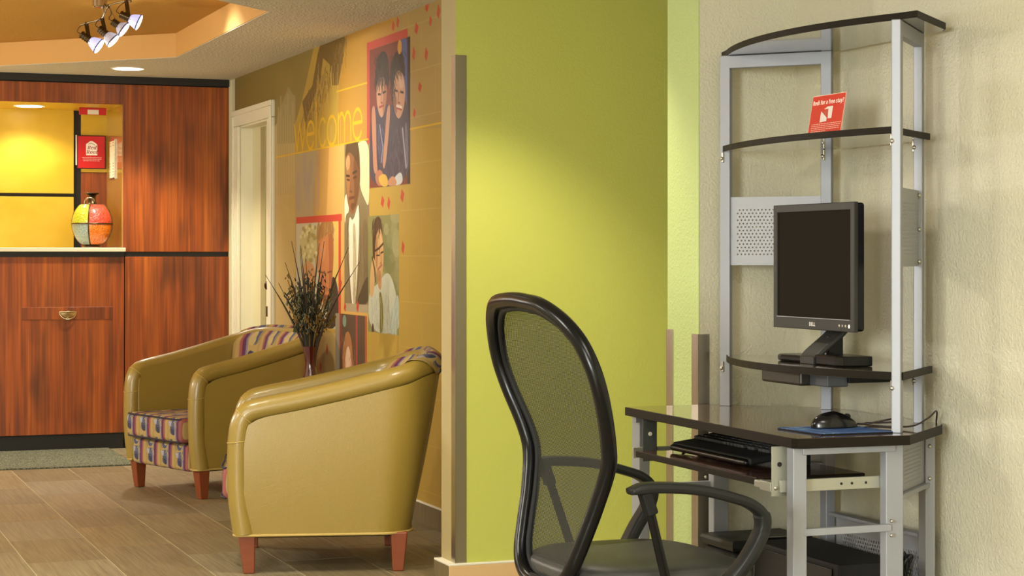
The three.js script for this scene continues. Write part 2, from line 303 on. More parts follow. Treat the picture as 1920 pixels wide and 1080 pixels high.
// office behind the opening: yellow wall panels with black joints, wood side, yellow soffit
const office = struct('wall_office', box(RL, 2.03, 0, CEIL, 12.68, 12.8), M.black);
for (const [a, b, y0, y1] of [[0.4, 1.805, 1.605, 2.3], [0.4, 1.805, 1.0, 1.583], [-1.0, 0.38, 1.605, 2.3], [-1.0, 0.38, 1.0, 1.583]]) part(office, 'panel', box(a, b, y0, y1, 12.655, 12.69, 0.002), M.gold, 'mustard yellow panel');
part(office, 'panel', box(1.853, 2.03, 1.745, 2.3, 12.655, 12.69, 0.002), M.gold, 'mustard yellow panel');
part(office, 'panel', metres(box(1.853, 2.03, 1.0, 1.743, 12.655, 12.69, 0.002), 0.4, 0.2), M.cherry, 'reddish wood panel');
const soffit = struct('trim_1', box(RL, 2.03, 2.145, 2.2, Dw + 0.02, 12.7), M.gold, 'yellow soffit over the reception opening');
struct('trim_2', [box(2.018, 2.032, 1.25, 2.145, Dw + 0.024, 12.66)], phy({ color: 0xb28a2c, roughness: 0.25, clearcoat: 0.8, clearcoatRoughness: 0.1 }), 'glossy yellow-brown reveal of the reception opening');

// baseboards
{
  const bb = (name, R0, R1, D0, D1, m = M.base) => { const h = 0.1, t = struct(name, box(R0, R1, 0, h - 0.008, D0, D1, 0.002), m); part(t, 'cap', box(R0, R1, h - 0.008, h, D0, D1, 0.002), M.baseCap, 'pale cap strip'); };
  bb('baseboard_right', Rm - 0.012, Rm, Dg2, 10.9); bb('baseboard_partition_end', Rg - 0.03, Rg, Dg - 0.012, Dg2); bb('baseboard_partition', Rg - 0.029, RE, Dg - 0.014, Dg, M.baseLit);
  bb('baseboard_stub', Rs, Rw, Ds - 0.012, Ds); bb('baseboard_stub_end', Rs - 0.012, Rs, Ds - 0.012, Ds2); bb('baseboard_near', Rw - 0.012, Rw, DB, Ds - 0.012);
}
// stainless corner guards
{
  const guard = (label, boxes) => single('corner_guard', label, 'corner guard', boxes, M.steel);
  guard('tall polished steel guard on the left corner of the green partition', [box(Rg - 0.003, Rg + 0.04, 0.1, 1.92, Dg - 0.003, Dg, 0.001), box(Rg - 0.003, Rg, 0.1, 1.92, Dg - 0.003, Dg + 0.04, 0.001)]);
  guard('low steel guard on the lime and beige corner behind the desk', [box(Rs - 0.003, Rs + 0.035, 0.1, 0.967, Ds - 0.003, Ds, 0.001), box(Rs - 0.003, Rs, 0.1, 0.967, Ds - 0.003, Ds + 0.042, 0.001)]);
  guard('low steel guard on the far edge of the lime end face', [box(Rs - 0.003, Rs, 0.1, 0.975, Ds2 - 0.04, Ds2 + 0.003, 0.001), box(Rs - 0.003, Rs + 0.04, 0.1, 0.975, Ds2, Ds2 + 0.003, 0.001)]);
}

// ------------------------------------------------------------------ mural (printed wall covering)
const muralMap = canvasTex(2048, 880, (c, W, H) => {
  const X = (D) => (12.05 - D) / 5.4 * W, Y = (y) => (1 - y / 2.32) * H, k = W / 5.4;
  const rect = (D0, y0, D1, y1, f) => { c.fillStyle = f; c.fillRect(X(D0), Y(y0), X(D1) - X(D0), Y(y1) - Y(y0)); };
  const poly = (pts, f) => { c.fillStyle = f; c.beginPath(); pts.forEach(([d, y], i) => i ? c.lineTo(X(d), Y(y)) : c.moveTo(X(d), Y(y))); c.fill(); };
  const photo = (D0, y0, D1, y1, fn) => { c.save(); c.beginPath(); c.rect(X(D0), Y(y0), X(D1) - X(D0), Y(y1) - Y(y0)); c.clip(); c.translate(X(D0), Y(y0)); c.scale(X(D1) - X(D0), Y(y1) - Y(y0)); fn(); c.restore(); };
  const blob = (pts, f) => { c.fillStyle = f; c.beginPath(); const n = pts.length, m = (a, b) => [(a[0] + b[0]) / 2, (a[1] + b[1]) / 2]; let s = m(pts[n - 1], pts[0]); c.moveTo(...s); for (let i = 0; i < n; i++) { const e = m(pts[i], pts[(i + 1) % n]); c.quadraticCurveTo(pts[i][0], pts[i][1], e[0], e[1]); } c.fill(); };
  const ell = (x, y, a, b, f, t = 0) => { c.fillStyle = f; c.beginPath(); c.ellipse(x, y, a, b, t, 0, 7); c.fill(); };
  const line = (pts, f, w) => { c.strokeStyle = f; c.lineWidth = w; c.lineCap = 'round'; c.beginPath(); pts.forEach(([x, y], i) => i ? c.lineTo(x, y) : c.moveTo(x, y)); c.stroke(); };
  const soft = (pts, f, a) => { c.globalAlpha = a; blob(pts, f); c.globalAlpha = 1; };
  const strands = (x0, y0, x1, y1, n, f, w = 0.012) => { c.globalAlpha = 0.6; for (let i = 0; i < n; i++) { const x = rr(x0, x1), y = rr(y0, y1); line([[x, y], [x + rr(-0.05, 0.05), y + rr(0.03, 0.09)]], f[i % f.length], w); } c.globalAlpha = 1; };
  // ground: gold print with olive, tan and lilac areas
  rect(12.05, 2.32, 6.65, 0, '#c19f42');
  poly([[12.05, 2.32], [10.05, 2.32], [10.3, 2.05], [10.5, 1.9], [12.05, 1.7]], '#94803f');
  poly([[10.92, 1.95], [10.45, 2.1], [10.45, 0], [10.92, 0]], '#c9b075');
  poly([[9.5, 2.32], [8.6, 2.32], [8.36, 1.9], [9.03, 1.5], [9.6, 1.78]], '#bf8f35');
  poly([[8.6, 2.32], [6.65, 2.32], [6.65, 1.7], [8.36, 1.78]], '#b39656');
  poly([[7.9, 2.32], [6.65, 2.32], [6.65, 0], [7.86, 0]], '#b7a468');
  rect(9.54, 0.95, 9.03, 0.88, '#dfae57');
  for (let i = 0; i < 120; i++) { const d = 6.8 + rnd() * 4, y = rnd() * 2.3; c.globalAlpha = 0.06; ell(X(d), Y(y), 20 + rnd() * 90, 14 + rnd() * 60, rnd() < 0.5 ? '#e0c36a' : '#8f7030'); } c.globalAlpha = 1;
  // pale block joints
  c.globalAlpha = 0.3; for (let j = 0; j < 11; j++) { const y = 0.15 + j * 0.21; line([[X(8.5), Y(y)], [X(6.7), Y(y)]], '#e2cc7c', 1.5); for (let i = 0; i < 5; i++) { const d = 8.4 - i * 0.4 - (j % 2) * 0.2; line([[X(d), Y(y)], [X(d), Y(y + 0.21)]], '#e2cc7c', 1.5); } } c.globalAlpha = 1;
  // palm fronds and pale tower
  poly([[10.86, 2.0], [10.6, 2.16], [10.44, 2.08], [10.44, 1.83], [10.86, 1.85]], '#a99a68');
  for (let i = 0; i < 7; i++) rect(10.84 - i * 0.055, 2.06 + 0.07 * Math.sin(i * 2.1), 10.815 - i * 0.055, 1.55, '#b7a877');
  poly([[10.08, 2.12], [9.97, 2.28], [9.91, 2.33], [9.5, 2.34], [9.42, 2.3], [9.5, 2.18], [9.56, 2.08], [9.68, 2.09], [9.72, 2.2], [9.86, 2.25], [9.91, 2.14], [10.13, 2.0], [10.22, 1.92], [10.29, 2.05]], '#7b5f2a');
  for (let i = 0; i < 46; i++) { const t = rnd(), d = 10.25 - t * 0.85, y = 1.95 + t * 0.38 + rr(-0.05, 0.05), a = rr(0.03, 0.1); line([[X(d), Y(y)], [X(d + rr(-0.03, 0.06)), Y(y - a)]], rnd() < 0.6 ? '#735724' : '#a8853c', 3); }
  for (let i = 0; i < 160; i++) { const t = rnd(), d = 10.2 - t * 0.75 + rr(-0.06, 0.06), y = 1.98 + t * 0.32 + rr(-0.1, 0.08); c.globalAlpha = 0.75; line([[X(d), Y(y)], [X(d + rr(-0.035, 0.035)), Y(y - rr(0.015, 0.06))]], ['#6b5022', '#8f7234', '#5b441c', '#a98a44'][i % 4], 2.4); } c.globalAlpha = 1;
  line([[X(10.15), Y(2.1)], [X(10.36), Y(1.86)]], '#80653a', 4);
  for (let i = 0; i < 26; i++) { const d = rr(9.5, 10.0), y = rr(1.85, 2.25); line([[X(d), Y(y)], [X(d + rr(-0.03, 0.03)), Y(y - rr(0.05, 0.2))]], rnd() < 0.5 ? '#d8b458' : '#b0853a', 2.5); }
  // man in a suit
  rect(10.44, 1.77, 9.03, 0.92, '#b3a27e'); poly([[9.98, 1.77], [9.44, 1.77], [9.44, 0.92], [10.2, 0.92]], '#c99a4e'); poly([[9.74, 1.77], [9.44, 1.77], [9.44, 0.92], [9.86, 0.92]], '#e0b062');
  for (let i = 0; i < 10; i++) { c.globalAlpha = 0.4; ell(X(rr(9.9, 10.42)), Y(rr(1.45, 1.75)), rr(6, 22), rr(20, 60), '#a193a0'); } c.globalAlpha = 1;
  photo(9.45, 1.77, 9.01, 0.96, () => {
    c.fillStyle = '#8b7a58'; c.fillRect(0, 0, 1, 1); blob([[0.5, 0], [0.98, 0], [1, 0.18], [1, 0.42], [0.82, 0.36], [0.62, 0.28], [0.55, 0.1]], '#eedfae');
    blob([[0, 0.3], [0.25, 0.34], [0.1, 0.5], [0, 0.5]], '#f0e6c8');
    blob([[0.02, 0.08], [0.1, -0.03], [0.42, -0.02], [0.6, 0.06], [0.66, 0.2], [0.6, 0.34], [0.36, 0.46], [0.2, 0.42], [0.06, 0.3]], '#8f6038');
    blob([[0.02, 0.1], [0.08, -0.02], [0.42, -0.04], [0.62, 0.04], [0.64, 0.2], [0.5, 0.12], [0.2, 0.04]], '#5a4326'); blob([[0.04, 0.1], [0.2, 0.06], [0.26, 0.14], [0.1, 0.18]], '#c79a66');
    soft([[0.34, 0.1], [0.6, 0.06], [0.64, 0.22], [0.58, 0.34], [0.38, 0.44], [0.42, 0.3]], '#54321c', 0.5); soft([[0.08, 0.14], [0.22, 0.1], [0.26, 0.26], [0.16, 0.36], [0.08, 0.26]], '#c08a5a', 0.45); soft([[0.22, 0.38], [0.44, 0.37], [0.36, 0.44]], '#4a2a18', 0.5);
    line([[0.08, 0.2], [0.22, 0.205]], '#3c2614', 0.014); line([[0.34, 0.19], [0.52, 0.18]], '#3c2614', 0.014); line([[0.1, 0.225], [0.22, 0.23]], '#4a2e1a', 0.012); line([[0.36, 0.22], [0.5, 0.215]], '#4a2e1a', 0.012);
    line([[0.27, 0.22], [0.22, 0.3], [0.32, 0.305]], '#6d4426', 0.014); line([[0.2, 0.345], [0.42, 0.34]], '#6a3b2a', 0.018);
    blob([[0, 0.46], [0.2, 0.42], [0.5, 0.5], [0.7, 0.36], [1, 0.46], [1, 1], [0, 1]], '#86754f'); blob([[0.2, 0.44], [0.36, 0.5], [0.62, 0.34], [0.6, 0.62], [0.44, 1.05], [0.28, 1.02], [0.16, 0.6]], '#f2ead0');
    blob([[0.34, 0.5], [0.46, 0.5], [0.5, 0.7], [0.46, 1.02], [0.34, 1.02], [0.36, 0.6]], '#c5b98e'); strands(0, 0.5, 0.18, 0.95, 60, ['#75663f', '#968660']); strands(0.66, 0.5, 1, 0.95, 110, ['#75663f', '#968660', '#6a5c3a']); soft([[0.7, 0.46], [1, 0.5], [1, 0.95], [0.8, 0.9]], '#5b4d30', 0.35); strands(0.36, 0.52, 0.47, 0.98, 40, ['#a89a6c', '#ded5ac', '#8c8058'], 0.01); line([[0.6, 0.4], [0.68, 0.66], [0.5, 0.98]], '#5d4f33', 0.02); line([[0.14, 0.5], [0.12, 0.7], [0.3, 1]], '#5d4f33', 0.02);
    blob([[0.5, 0.98], [0.9, 0.82], [1, 0.84], [1, 1], [0.5, 1]], '#4d4229');
  });
  // couple leaning together, red frame
  rect(9.05, 2.245, 8.40, 2.205, '#c4483a'); rect(9.05, 2.24, 9.005, 1.75, '#bf4a38');
  photo(9.005, 2.205, 8.36, 1.53, () => {
    c.fillStyle = '#7c3a2c'; c.fillRect(0, 0, 1, 1); blob([[0.7, 0], [1, 0], [1, 0.5], [0.85, 0.4], [0.76, 0.15]], '#54609a'); c.fillStyle = '#3a2c34'; c.fillRect(0.93, 0, 0.07, 1);
    blob([[0.05, 0.45], [0.3, 0.4], [0.6, 0.45], [0.9, 0.4], [1, 0.6], [1, 1], [0, 1], [0, 0.7]], '#454052');
    blob([[0.14, 0.2], [0.2, 0.06], [0.38, 0.03], [0.5, 0.12], [0.5, 0.34], [0.3, 0.2], [0.16, 0.36]], '#2c241f'); blob([[0.17, 0.3], [0.2, 0.22], [0.4, 0.22], [0.45, 0.34], [0.38, 0.48], [0.3, 0.52], [0.2, 0.44]], '#c79577');
    blob([[0.5, 0.26], [0.56, 0.12], [0.7, 0.06], [0.84, 0.1], [0.9, 0.3], [0.74, 0.18], [0.6, 0.34]], '#2b2420'); blob([[0.58, 0.34], [0.66, 0.2], [0.82, 0.22], [0.9, 0.36], [0.84, 0.5], [0.72, 0.56], [0.6, 0.46]], '#c8987c');
    strands(0.14, 0.05, 0.48, 0.22, 70, ['#3c3028', '#1c1613', '#55463a']); strands(0.16, 0.2, 0.44, 0.26, 26, ['#2a211c', '#1c1613']); strands(0.52, 0.08, 0.88, 0.2, 60, ['#3a3029', '#1b1512', '#4c4038']); strands(0.54, 0.2, 0.66, 0.42, 40, ['#2a221c', '#1b1512']);
    soft([[0.36, 0.26], [0.46, 0.3], [0.42, 0.46], [0.32, 0.5]], '#8a5238', 0.5); soft([[0.6, 0.4], [0.68, 0.36], [0.7, 0.52], [0.62, 0.48]], '#8a5440', 0.55); soft([[0.72, 0.24], [0.84, 0.26], [0.86, 0.34], [0.74, 0.34]], '#e3bfa4', 0.5); line([[0.3, 0.34], [0.29, 0.4], [0.33, 0.405]], '#94583e', 0.014); line([[0.73, 0.36], [0.71, 0.43], [0.76, 0.435]], '#94583e', 0.014);
    strands(0.12, 0.52, 0.44, 0.85, 60, ['#565a78', '#2f2e40', '#6e7292']); strands(0.5, 0.58, 0.95, 0.9, 130, ['#3a3648', '#5a5468', '#302c3a', '#6a6478']); soft([[0.86, 0.56], [0.94, 0.6], [0.96, 0.9], [0.9, 0.88]], '#9a98ae', 0.5);
    line([[0.22, 0.335], [0.28, 0.34]], '#2f1c14', 0.014); line([[0.34, 0.335], [0.41, 0.33]], '#2f1c14', 0.014); line([[0.25, 0.43], [0.36, 0.425]], '#a04038', 0.016); line([[0.64, 0.34], [0.7, 0.35]], '#2f1c14', 0.014); line([[0.77, 0.36], [0.84, 0.37]], '#2f1c14', 0.014); line([[0.68, 0.45], [0.8, 0.47]], '#e8d6cc', 0.02); line([[0.68, 0.465], [0.8, 0.485]], '#a8433c', 0.012);
    blob([[0.04, 0.42], [0.16, 0.4], [0.18, 0.8], [0.22, 0.9], [0.1, 0.9], [0.08, 0.7]], '#c08566'); blob([[0.44, 0.44], [0.54, 0.42], [0.48, 0.66], [0.4, 0.88], [0.32, 0.86], [0.4, 0.62]], '#bd8a70');
    line([[0.26, 0.56], [0.34, 0.72], [0.3, 0.82]], '#8e93b0', 0.02); line([[0.82, 0.62], [0.9, 0.88]], '#a4a2b4', 0.03); blob([[0.12, 0.9], [0.3, 0.86], [0.42, 0.98], [0.2, 1]], '#b5745a'); blob([[0.2, 0.92], [0.42, 0.9], [0.5, 1], [0.3, 1]], '#d9b04c'); blob([[0.62, 0.94], [0.8, 0.9], [0.84, 1], [0.56, 1]], '#cfd4da'); blob([[0.46, 0.96], [0.6, 0.92], [0.72, 1], [0.46, 1]], '#c9906a'); ell(0.75, 0.05, 0.05, 0.05, '#d59a38');
  });
  // older couple, red frame
  photo(10.42, 1.385, 9.56, 0.82, () => {
    c.fillStyle = '#c9c4a8'; c.fillRect(0, 0, 1, 1); c.fillStyle = '#e2c264'; c.fillRect(0.8, 0, 0.2, 0.6); blob([[0.5, 0], [0.6, 0], [0.56, 0.4], [0.46, 0.6]], '#a8824a');
    ell(0.3, 0.22, 0.21, 0.2, '#c9bf86'); for (let i = 0; i < 40; i++) { ell(0.3 + rr(-0.19, 0.19), 0.2 + rr(-0.17, 0.2), 0.03, 0.02, rnd() < 0.5 ? '#a89a5e' : '#e2d8a2'); } blob([[0.16, 0.42], [0.3, 0.36], [0.48, 0.44], [0.44, 0.64], [0.28, 0.72], [0.16, 0.6]], '#cf9a68');
    blob([[0.02, 0.7], [0.2, 0.66], [0.5, 0.72], [0.5, 1], [0, 1]], '#5d5940');
    blob([[0.54, 0.16], [0.6, 0.02], [0.84, 0.0], [0.9, 0.2], [0.88, 0.5], [0.8, 0.72], [0.7, 0.82], [0.6, 0.74], [0.54, 0.5]], '#cf8350'); blob([[0.52, 0.2], [0.58, 0], [0.86, -0.04], [0.92, 0.14], [0.8, 0.1], [0.62, 0.16]], '#ab7a40');
    soft([[0.76, 0.12], [0.9, 0.1], [0.88, 0.5], [0.78, 0.7], [0.8, 0.4]], '#8e4a2a', 0.45); soft([[0.58, 0.2], [0.72, 0.16], [0.7, 0.36], [0.58, 0.4]], '#e2a272', 0.5); soft([[0.58, 0.52], [0.68, 0.5], [0.68, 0.6], [0.6, 0.64]], '#b0603c', 0.45); strands(0.54, 0.02, 0.9, 0.12, 50, ['#8f6434', '#c09458', '#a67c48']); strands(0.64, 0.62, 1, 0.95, 60, ['#2e281c', '#4a4232']);
    line([[0.6, 0.48], [0.68, 0.485]], '#6b3a22', 0.014); line([[0.76, 0.48], [0.84, 0.47]], '#6b3a22', 0.014); line([[0.72, 0.5], [0.7, 0.62], [0.76, 0.63]], '#a75a38', 0.016); line([[0.66, 0.7], [0.78, 0.7]], '#8e4434', 0.018);
    blob([[0.86, 0.48], [1, 0.6], [1, 1], [0.62, 1], [0.72, 0.8], [0.82, 0.7]], '#3c3426'); blob([[0.66, 0.84], [0.74, 0.8], [0.72, 1], [0.64, 1]], '#e6e0cc');
  });
  rect(10.42, 1.415, 9.50, 1.38, '#cf3f32'); rect(9.56, 1.415, 9.515, 0.82, '#d24a34');
  // woman, red stripes
  photo(9.62, 0.905, 9.05, 0.3, () => {
    c.fillStyle = '#5d4a36'; c.fillRect(0, 0, 1, 1); c.fillStyle = '#9a8f76'; c.fillRect(0, 0, 0.14, 1); c.fillStyle = '#b5483a'; c.fillRect(0.66, 0, 0.05, 1); c.fillStyle = '#c05a38'; c.fillRect(0.94, 0, 0.06, 1); c.fillStyle = '#8a3f34'; c.fillRect(0.14, 0, 0.06, 0.3);
    blob([[0.22, 0.5], [0.28, 0.2], [0.42, 0.12], [0.56, 0.24], [0.6, 0.6], [0.5, 0.8], [0.24, 0.8]], '#b57a4c'); blob([[0.3, 0.46], [0.36, 0.28], [0.46, 0.26], [0.54, 0.44], [0.54, 0.66], [0.44, 0.8], [0.32, 0.68]], '#ebc4a2');
    strands(0.22, 0.14, 0.34, 0.75, 50, ['#8f5a34', '#d09a68', '#a56a40']); strands(0.5, 0.2, 0.62, 0.75, 50, ['#8f5a34', '#d09a68', '#7c4c2c']); soft([[0.46, 0.36], [0.54, 0.42], [0.52, 0.66], [0.45, 0.74]], '#c48e6a', 0.5);
    ell(0.36, 0.48, 0.03, 0.018, '#5a3a28'); ell(0.5, 0.48, 0.03, 0.018, '#5a3a28'); line([[0.42, 0.5], [0.44, 0.58], [0.47, 0.58]], '#c9906e', 0.012); line([[0.36, 0.66], [0.5, 0.66]], '#b25a50', 0.02);
    ell(0.3, 0.06, 0.06, 0.05, '#7d9a86');
  });
  // man on the telephone
  photo(9.03, 1.395, 8.53, 0.83, () => {
    c.fillStyle = '#8d8a52'; c.fillRect(0, 0, 1, 1); for (let i = 0; i < 26; i++) { c.globalAlpha = 0.5; ell(0.4 + rnd() * 0.6, rnd() * 0.7, 0.07 + rnd() * 0.1, 0.04 + rnd() * 0.1, ['#a39f6a', '#757a48', '#b8b282'][i % 3]); } c.globalAlpha = 1;
    blob([[0.02, 0.62], [0.3, 0.6], [0.62, 0.46], [0.84, 0.56], [1, 0.8], [1, 1], [0, 1]], '#c9cbb2'); blob([[0.6, 1], [1, 0.56], [1, 1]], '#b5c2b4');
    blob([[0.16, 0.4], [0.14, 0.12], [0.26, 0.0], [0.44, 0.02], [0.5, 0.2], [0.3, 0.12], [0.24, 0.4]], '#4a3018'); blob([[0.22, 0.36], [0.26, 0.16], [0.42, 0.08], [0.52, 0.28], [0.5, 0.46], [0.4, 0.58], [0.28, 0.52]], '#d0a46c'); blob([[0.3, 0.5], [0.46, 0.5], [0.44, 0.64], [0.34, 0.62]], '#c08f5a');
    strands(0.14, 0.02, 0.46, 0.14, 60, ['#2f1e0e', '#6b4a28', '#57391e']); soft([[0.24, 0.2], [0.32, 0.16], [0.32, 0.44], [0.26, 0.46]], '#8a5a30', 0.5); soft([[0.38, 0.14], [0.5, 0.22], [0.48, 0.3], [0.38, 0.24]], '#e6c08a', 0.55); soft([[0.28, 0.46], [0.46, 0.47], [0.4, 0.58], [0.3, 0.54]], '#9c6a3e', 0.5); strands(0.1, 0.66, 0.95, 0.98, 110, ['#dcdcc8', '#b2b49c', '#a4a890'], 0.016); line([[0.42, 0.33], [0.44, 0.4], [0.4, 0.41]], '#94643a', 0.014);
    line([[0.24, 0.3], [0.36, 0.28], [0.5, 0.24]], '#3a2614', 0.02); line([[0.28, 0.34], [0.38, 0.34], [0.38, 0.29]], '#3a2614', 0.012); line([[0.42, 0.32], [0.5, 0.31]], '#3a2614', 0.014); line([[0.32, 0.46], [0.46, 0.42]], '#a5604a', 0.02);
    blob([[0.04, 0.7], [0.08, 0.44], [0.18, 0.34], [0.26, 0.42], [0.22, 0.56], [0.18, 0.7]], '#d0a870'); line([[0.14, 0.36], [0.22, 0.46], [0.24, 0.56]], '#4a3a24', 0.03); blob([[0.36, 0.64], [0.46, 0.66], [0.52, 0.9], [0.46, 1], [0.38, 1], [0.4, 0.8]], '#7d7a3a'); line([[0.42, 0.7], [0.46, 0.95]], '#b8b060', 0.02); blob([[0.1, 1], [0.16, 0.9], [0.22, 1]], '#4c402c');
  });
  rect(9.95, 0.8, 9.62, 0.3, '#cdb06a');
  // petals
  for (const [d, y] of [[8.12, 2.31], [7.96, 2.27], [8.07, 2.24], [8.55, 2.29], [8.27, 2.23], [8.62, 2.28], [8.31, 2.12], [8.13, 2.1], [8.22, 1.96], [8.3, 1.85], [8.79, 1.46], [8.69, 1.45], [8.48, 1.48], [8.47, 1.24], [9.44, 0.94], [9.21, 0.95], [9.78, 0.71], [9.91, 0.61], [9.52, 1.06]]) { c.fillStyle = '#c8492c'; c.beginPath(); const x = X(d), q = Y(y), a = rr(8, 12), b = rr(9, 13); c.moveTo(x - a * 0.3, q - b); c.lineTo(x + a, q - b * 0.2); c.lineTo(x + a * 0.2, q + b); c.lineTo(x - a, q + b * 0.3); c.fill(); }
  // lettering: welcome, thin yellow strokes
  c.strokeStyle = '#e9b81c'; c.lineWidth = 7; c.lineJoin = 'round';
  const S = (pts) => { c.beginPath(); pts.forEach(([d, y], i) => i ? c.lineTo(X(d), Y(y)) : c.moveTo(X(d), Y(y))); c.stroke(); };
  const A = (d, y, a, b, t0, t1) => { c.beginPath(); c.ellipse(X(d), Y(y), a * k, b * k * 1.0, 0, t0, t1); c.stroke(); };
  S([[10.46, 1.93], [10.40, 1.785], [10.345, 1.93], [10.285, 1.785], [10.235, 1.93]]);
  A(10.115, 1.855, 0.075, 0.073, 0.6, 6.1); S([[10.19, 1.862], [10.04, 1.862]]);
  S([[10.0, 2.02], [10.0, 1.785]]);
  A(9.87, 1.855, 0.07, 0.073, 0.75, 5.5);
  A(9.69, 1.855, 0.085, 0.075, 0, 7);
  S([[9.565, 1.93], [9.565, 1.785]]); c.beginPath(); c.moveTo(X(9.565), Y(1.88)); c.bezierCurveTo(X(9.54), Y(1.95), X(9.46), Y(1.95), X(9.45), Y(1.87)); c.lineTo(X(9.45), Y(1.785)); c.moveTo(X(9.45), Y(1.88)); c.bezierCurveTo(X(9.43), Y(1.95), X(9.345), Y(1.95), X(9.335), Y(1.87)); c.lineTo(X(9.335), Y(1.785)); c.stroke();
  A(9.215, 1.858, 0.08, 0.075, 0.6, 6.1); S([[9.295, 1.865], [9.135, 1.865]]);
  c.lineWidth = 3; S([[10.9, 1.772], [9.03, 1.772]]); S([[8.36, 1.78], [7.8, 1.78]]); S([[7.85, 1.84], [6.66, 1.84]]);
  S([[9.6, 2.05], [9.05, 2.05]]);
}, null);
{
  const sheet = (D0, D1, y0, y1) => { const g = box(Rm - 0.003, Rm - 0.0005, y0, y1, D0, D1), p = g.attributes.position, u = g.attributes.uv; for (let i = 0; i < p.count; i++) u.setXY(i, (12.05 + p.getZ(i)) / 5.4, p.getY(i) / 2.32); return g; };
  muralMap.flipY = true; muralMap.needsUpdate = true;
  const m = thing('wall_mural', 'printed welcome mural of people and gold patterns on the wall behind the armchairs', 'mural', Rm - 0.0017, 0, 8.8);
  part(m, 'print', [sheet(Dg2, 10.913, 0.1, CEIL), sheet(10.913, 11.947, 2.112, CEIL)], std({ map: muralMap, color: 0xdcdad4, roughness: 0.5 }));
}

// ------------------------------------------------------------------ lamps
function spot(R, Y, D, tR, tY, tD, cd, deg, pen, color, radius = 3) {
  const l = new THREE.SpotLight(color, cd, 0, deg * Math.PI / 180, pen, 2); l.position.copy(V(R, Y, D)); l.target.position.copy(V(tR, tY, tD)); l.castShadow = true; l.shadow.radius = radius; l.shadow.mapSize.set(1024, 1024); scene.add(l); scene.add(l.target); return l;
}
FILL_PANELS.forEach(([R, D, a, b, e], i) => {
  const t = thing('added_fill_panel', ['added unseen fill light panel nearest the entrance wall', 'added unseen fill light panel left of the desk area', 'added unseen fill light panel by the left wall of the lobby', 'added unseen fill light panel nearest the right wall'][i], 'ceiling light', R, CEIL - 0.03, D);
  part(t, 'frame', [box(R - a / 2 - 0.03, R + a / 2 + 0.03, CEIL - 0.03, CEIL, D - b / 2 - 0.03, D - b / 2), box(R - a / 2 - 0.03, R + a / 2 + 0.03, CEIL - 0.03, CEIL, D + b / 2, D + b / 2 + 0.03), box(R - a / 2 - 0.03, R - a / 2, CEIL - 0.03, CEIL, D - b / 2, D + b / 2), box(R + a / 2, R + a / 2 + 0.03, CEIL - 0.03, CEIL, D - b / 2, D + b / 2)], M.white);
  part(t, 'diffuser', box(R - a / 2, R + a / 2, CEIL - 0.02, CEIL - 0.005, D - b / 2, D + b / 2), glow(SOFT, 1.5));
  const l = new THREE.RectAreaLight(SOFT, e, a, b); l.position.copy(V(R, CEIL - 0.025, D)); l.lookAt(R, 0, -D); scene.add(l);
});
{
  const [D, y, w, h, e] = WINDOW, t = new THREE.Group(); t.name = 'window_1'; t.userData = { kind: 'structure', label: 'bright frosted window in the left wall' }; t.position.copy(V(RL, y - h / 2, D)); scene.add(t); origin.set(t, t.position.clone());
  for (const [d0, d1, y0, y1] of [[-w / 2 - 0.05, w / 2 + 0.05, h / 2, h / 2 + 0.05], [-w / 2 - 0.05, w / 2 + 0.05, -h / 2 - 0.05, -h / 2], [-w / 2 - 0.05, -w / 2, -h / 2, h / 2], [w / 2, w / 2 + 0.05, -h / 2, h / 2], [-0.02, 0.02, -h / 2, h / 2]]) part(t, 'frame', box(RL, RL + 0.03, y + y0, y + y1, D + d0, D + d1, 0.003), M.white);
  part(t, 'pane', box(RL, RL + 0.008, y - h / 2, y + h / 2, D - w / 2, D + w / 2), glow(DAY, 2));
  const l = new THREE.RectAreaLight(DAY, e, w, h); l.position.copy(V(RL + 0.035, y, D)); l.lookAt(5, y, -D); scene.add(l);
}
{
  const [R, D, y, cd] = FILL_GLOBE, t = thing('added_fill_lamp', 'added unseen globe lamp brightening the rear of the lobby', 'lamp', R, 0, D);
  part(t, 'base', new THREE.LatheGeometry([[0, 0], [0.15, 0], [0.15, 0.012], [0.03, 0.03], [0.012, 0.04]].map((p) => new THREE.Vector2(...p)), 32).translate(R, 0, -D), M.bronze);
  part(t, 'pole', rod(V(R, 0.03, D), V(R, y - 0.14, D), 0.011), M.bronze);
  part(t, 'bulb_globe', new THREE.SphereGeometry(0.14, 32, 20).translate(R, y, -D), glow(SOFT, 3));
  const l = new THREE.PointLight(SOFT, cd, 0, 2); l.position.copy(V(R, y, D)); l.castShadow = true; l.shadow.radius = 7; scene.add(l);
}
function downlight(label, R, D, ceil, cd, deg) {
  const t = thing('recessed_downlight', label, 'ceiling light', R, ceil - 0.006, D);
  part(t, 'trim_ring', new THREE.LatheGeometry([[0.078, 0.05], [0.084, 0.0], [0.098, -0.006], [0.103, 0.0]].map((p) => new THREE.Vector2(...p)), 40).translate(R, ceil, -D), M.white);
  part(t, 'reflector', new THREE.LatheGeometry([[0.045, 0.09], [0.07, 0.06], [0.084, 0.0]].map((p) => new THREE.Vector2(...p)), 40).translate(R, ceil, -D), std({ color: 0xe6dcc4, metalness: 0.7, roughness: 0.35, side: THREE.DoubleSide }));
  part(t, 'lens', new THREE.CylinderGeometry(0.08, 0.08, 0.006, 32).translate(R, ceil - 0.0035, -D), glow(HALO, 3));
  spot(R, ceil - 0.014, D, R, 0, D, cd, deg, 0.35, WARM, 3);
}
DOWNLIGHTS.forEach(([R, D, c, cd, s, deg], i) => downlight(['round recessed downlight in front of the wood wall below the track light', 'round recessed downlight over the green partition', 'round recessed downlight over the reception desk further left', 'round recessed downlight in the middle of the lobby'][i], R, D, c, cd, deg));
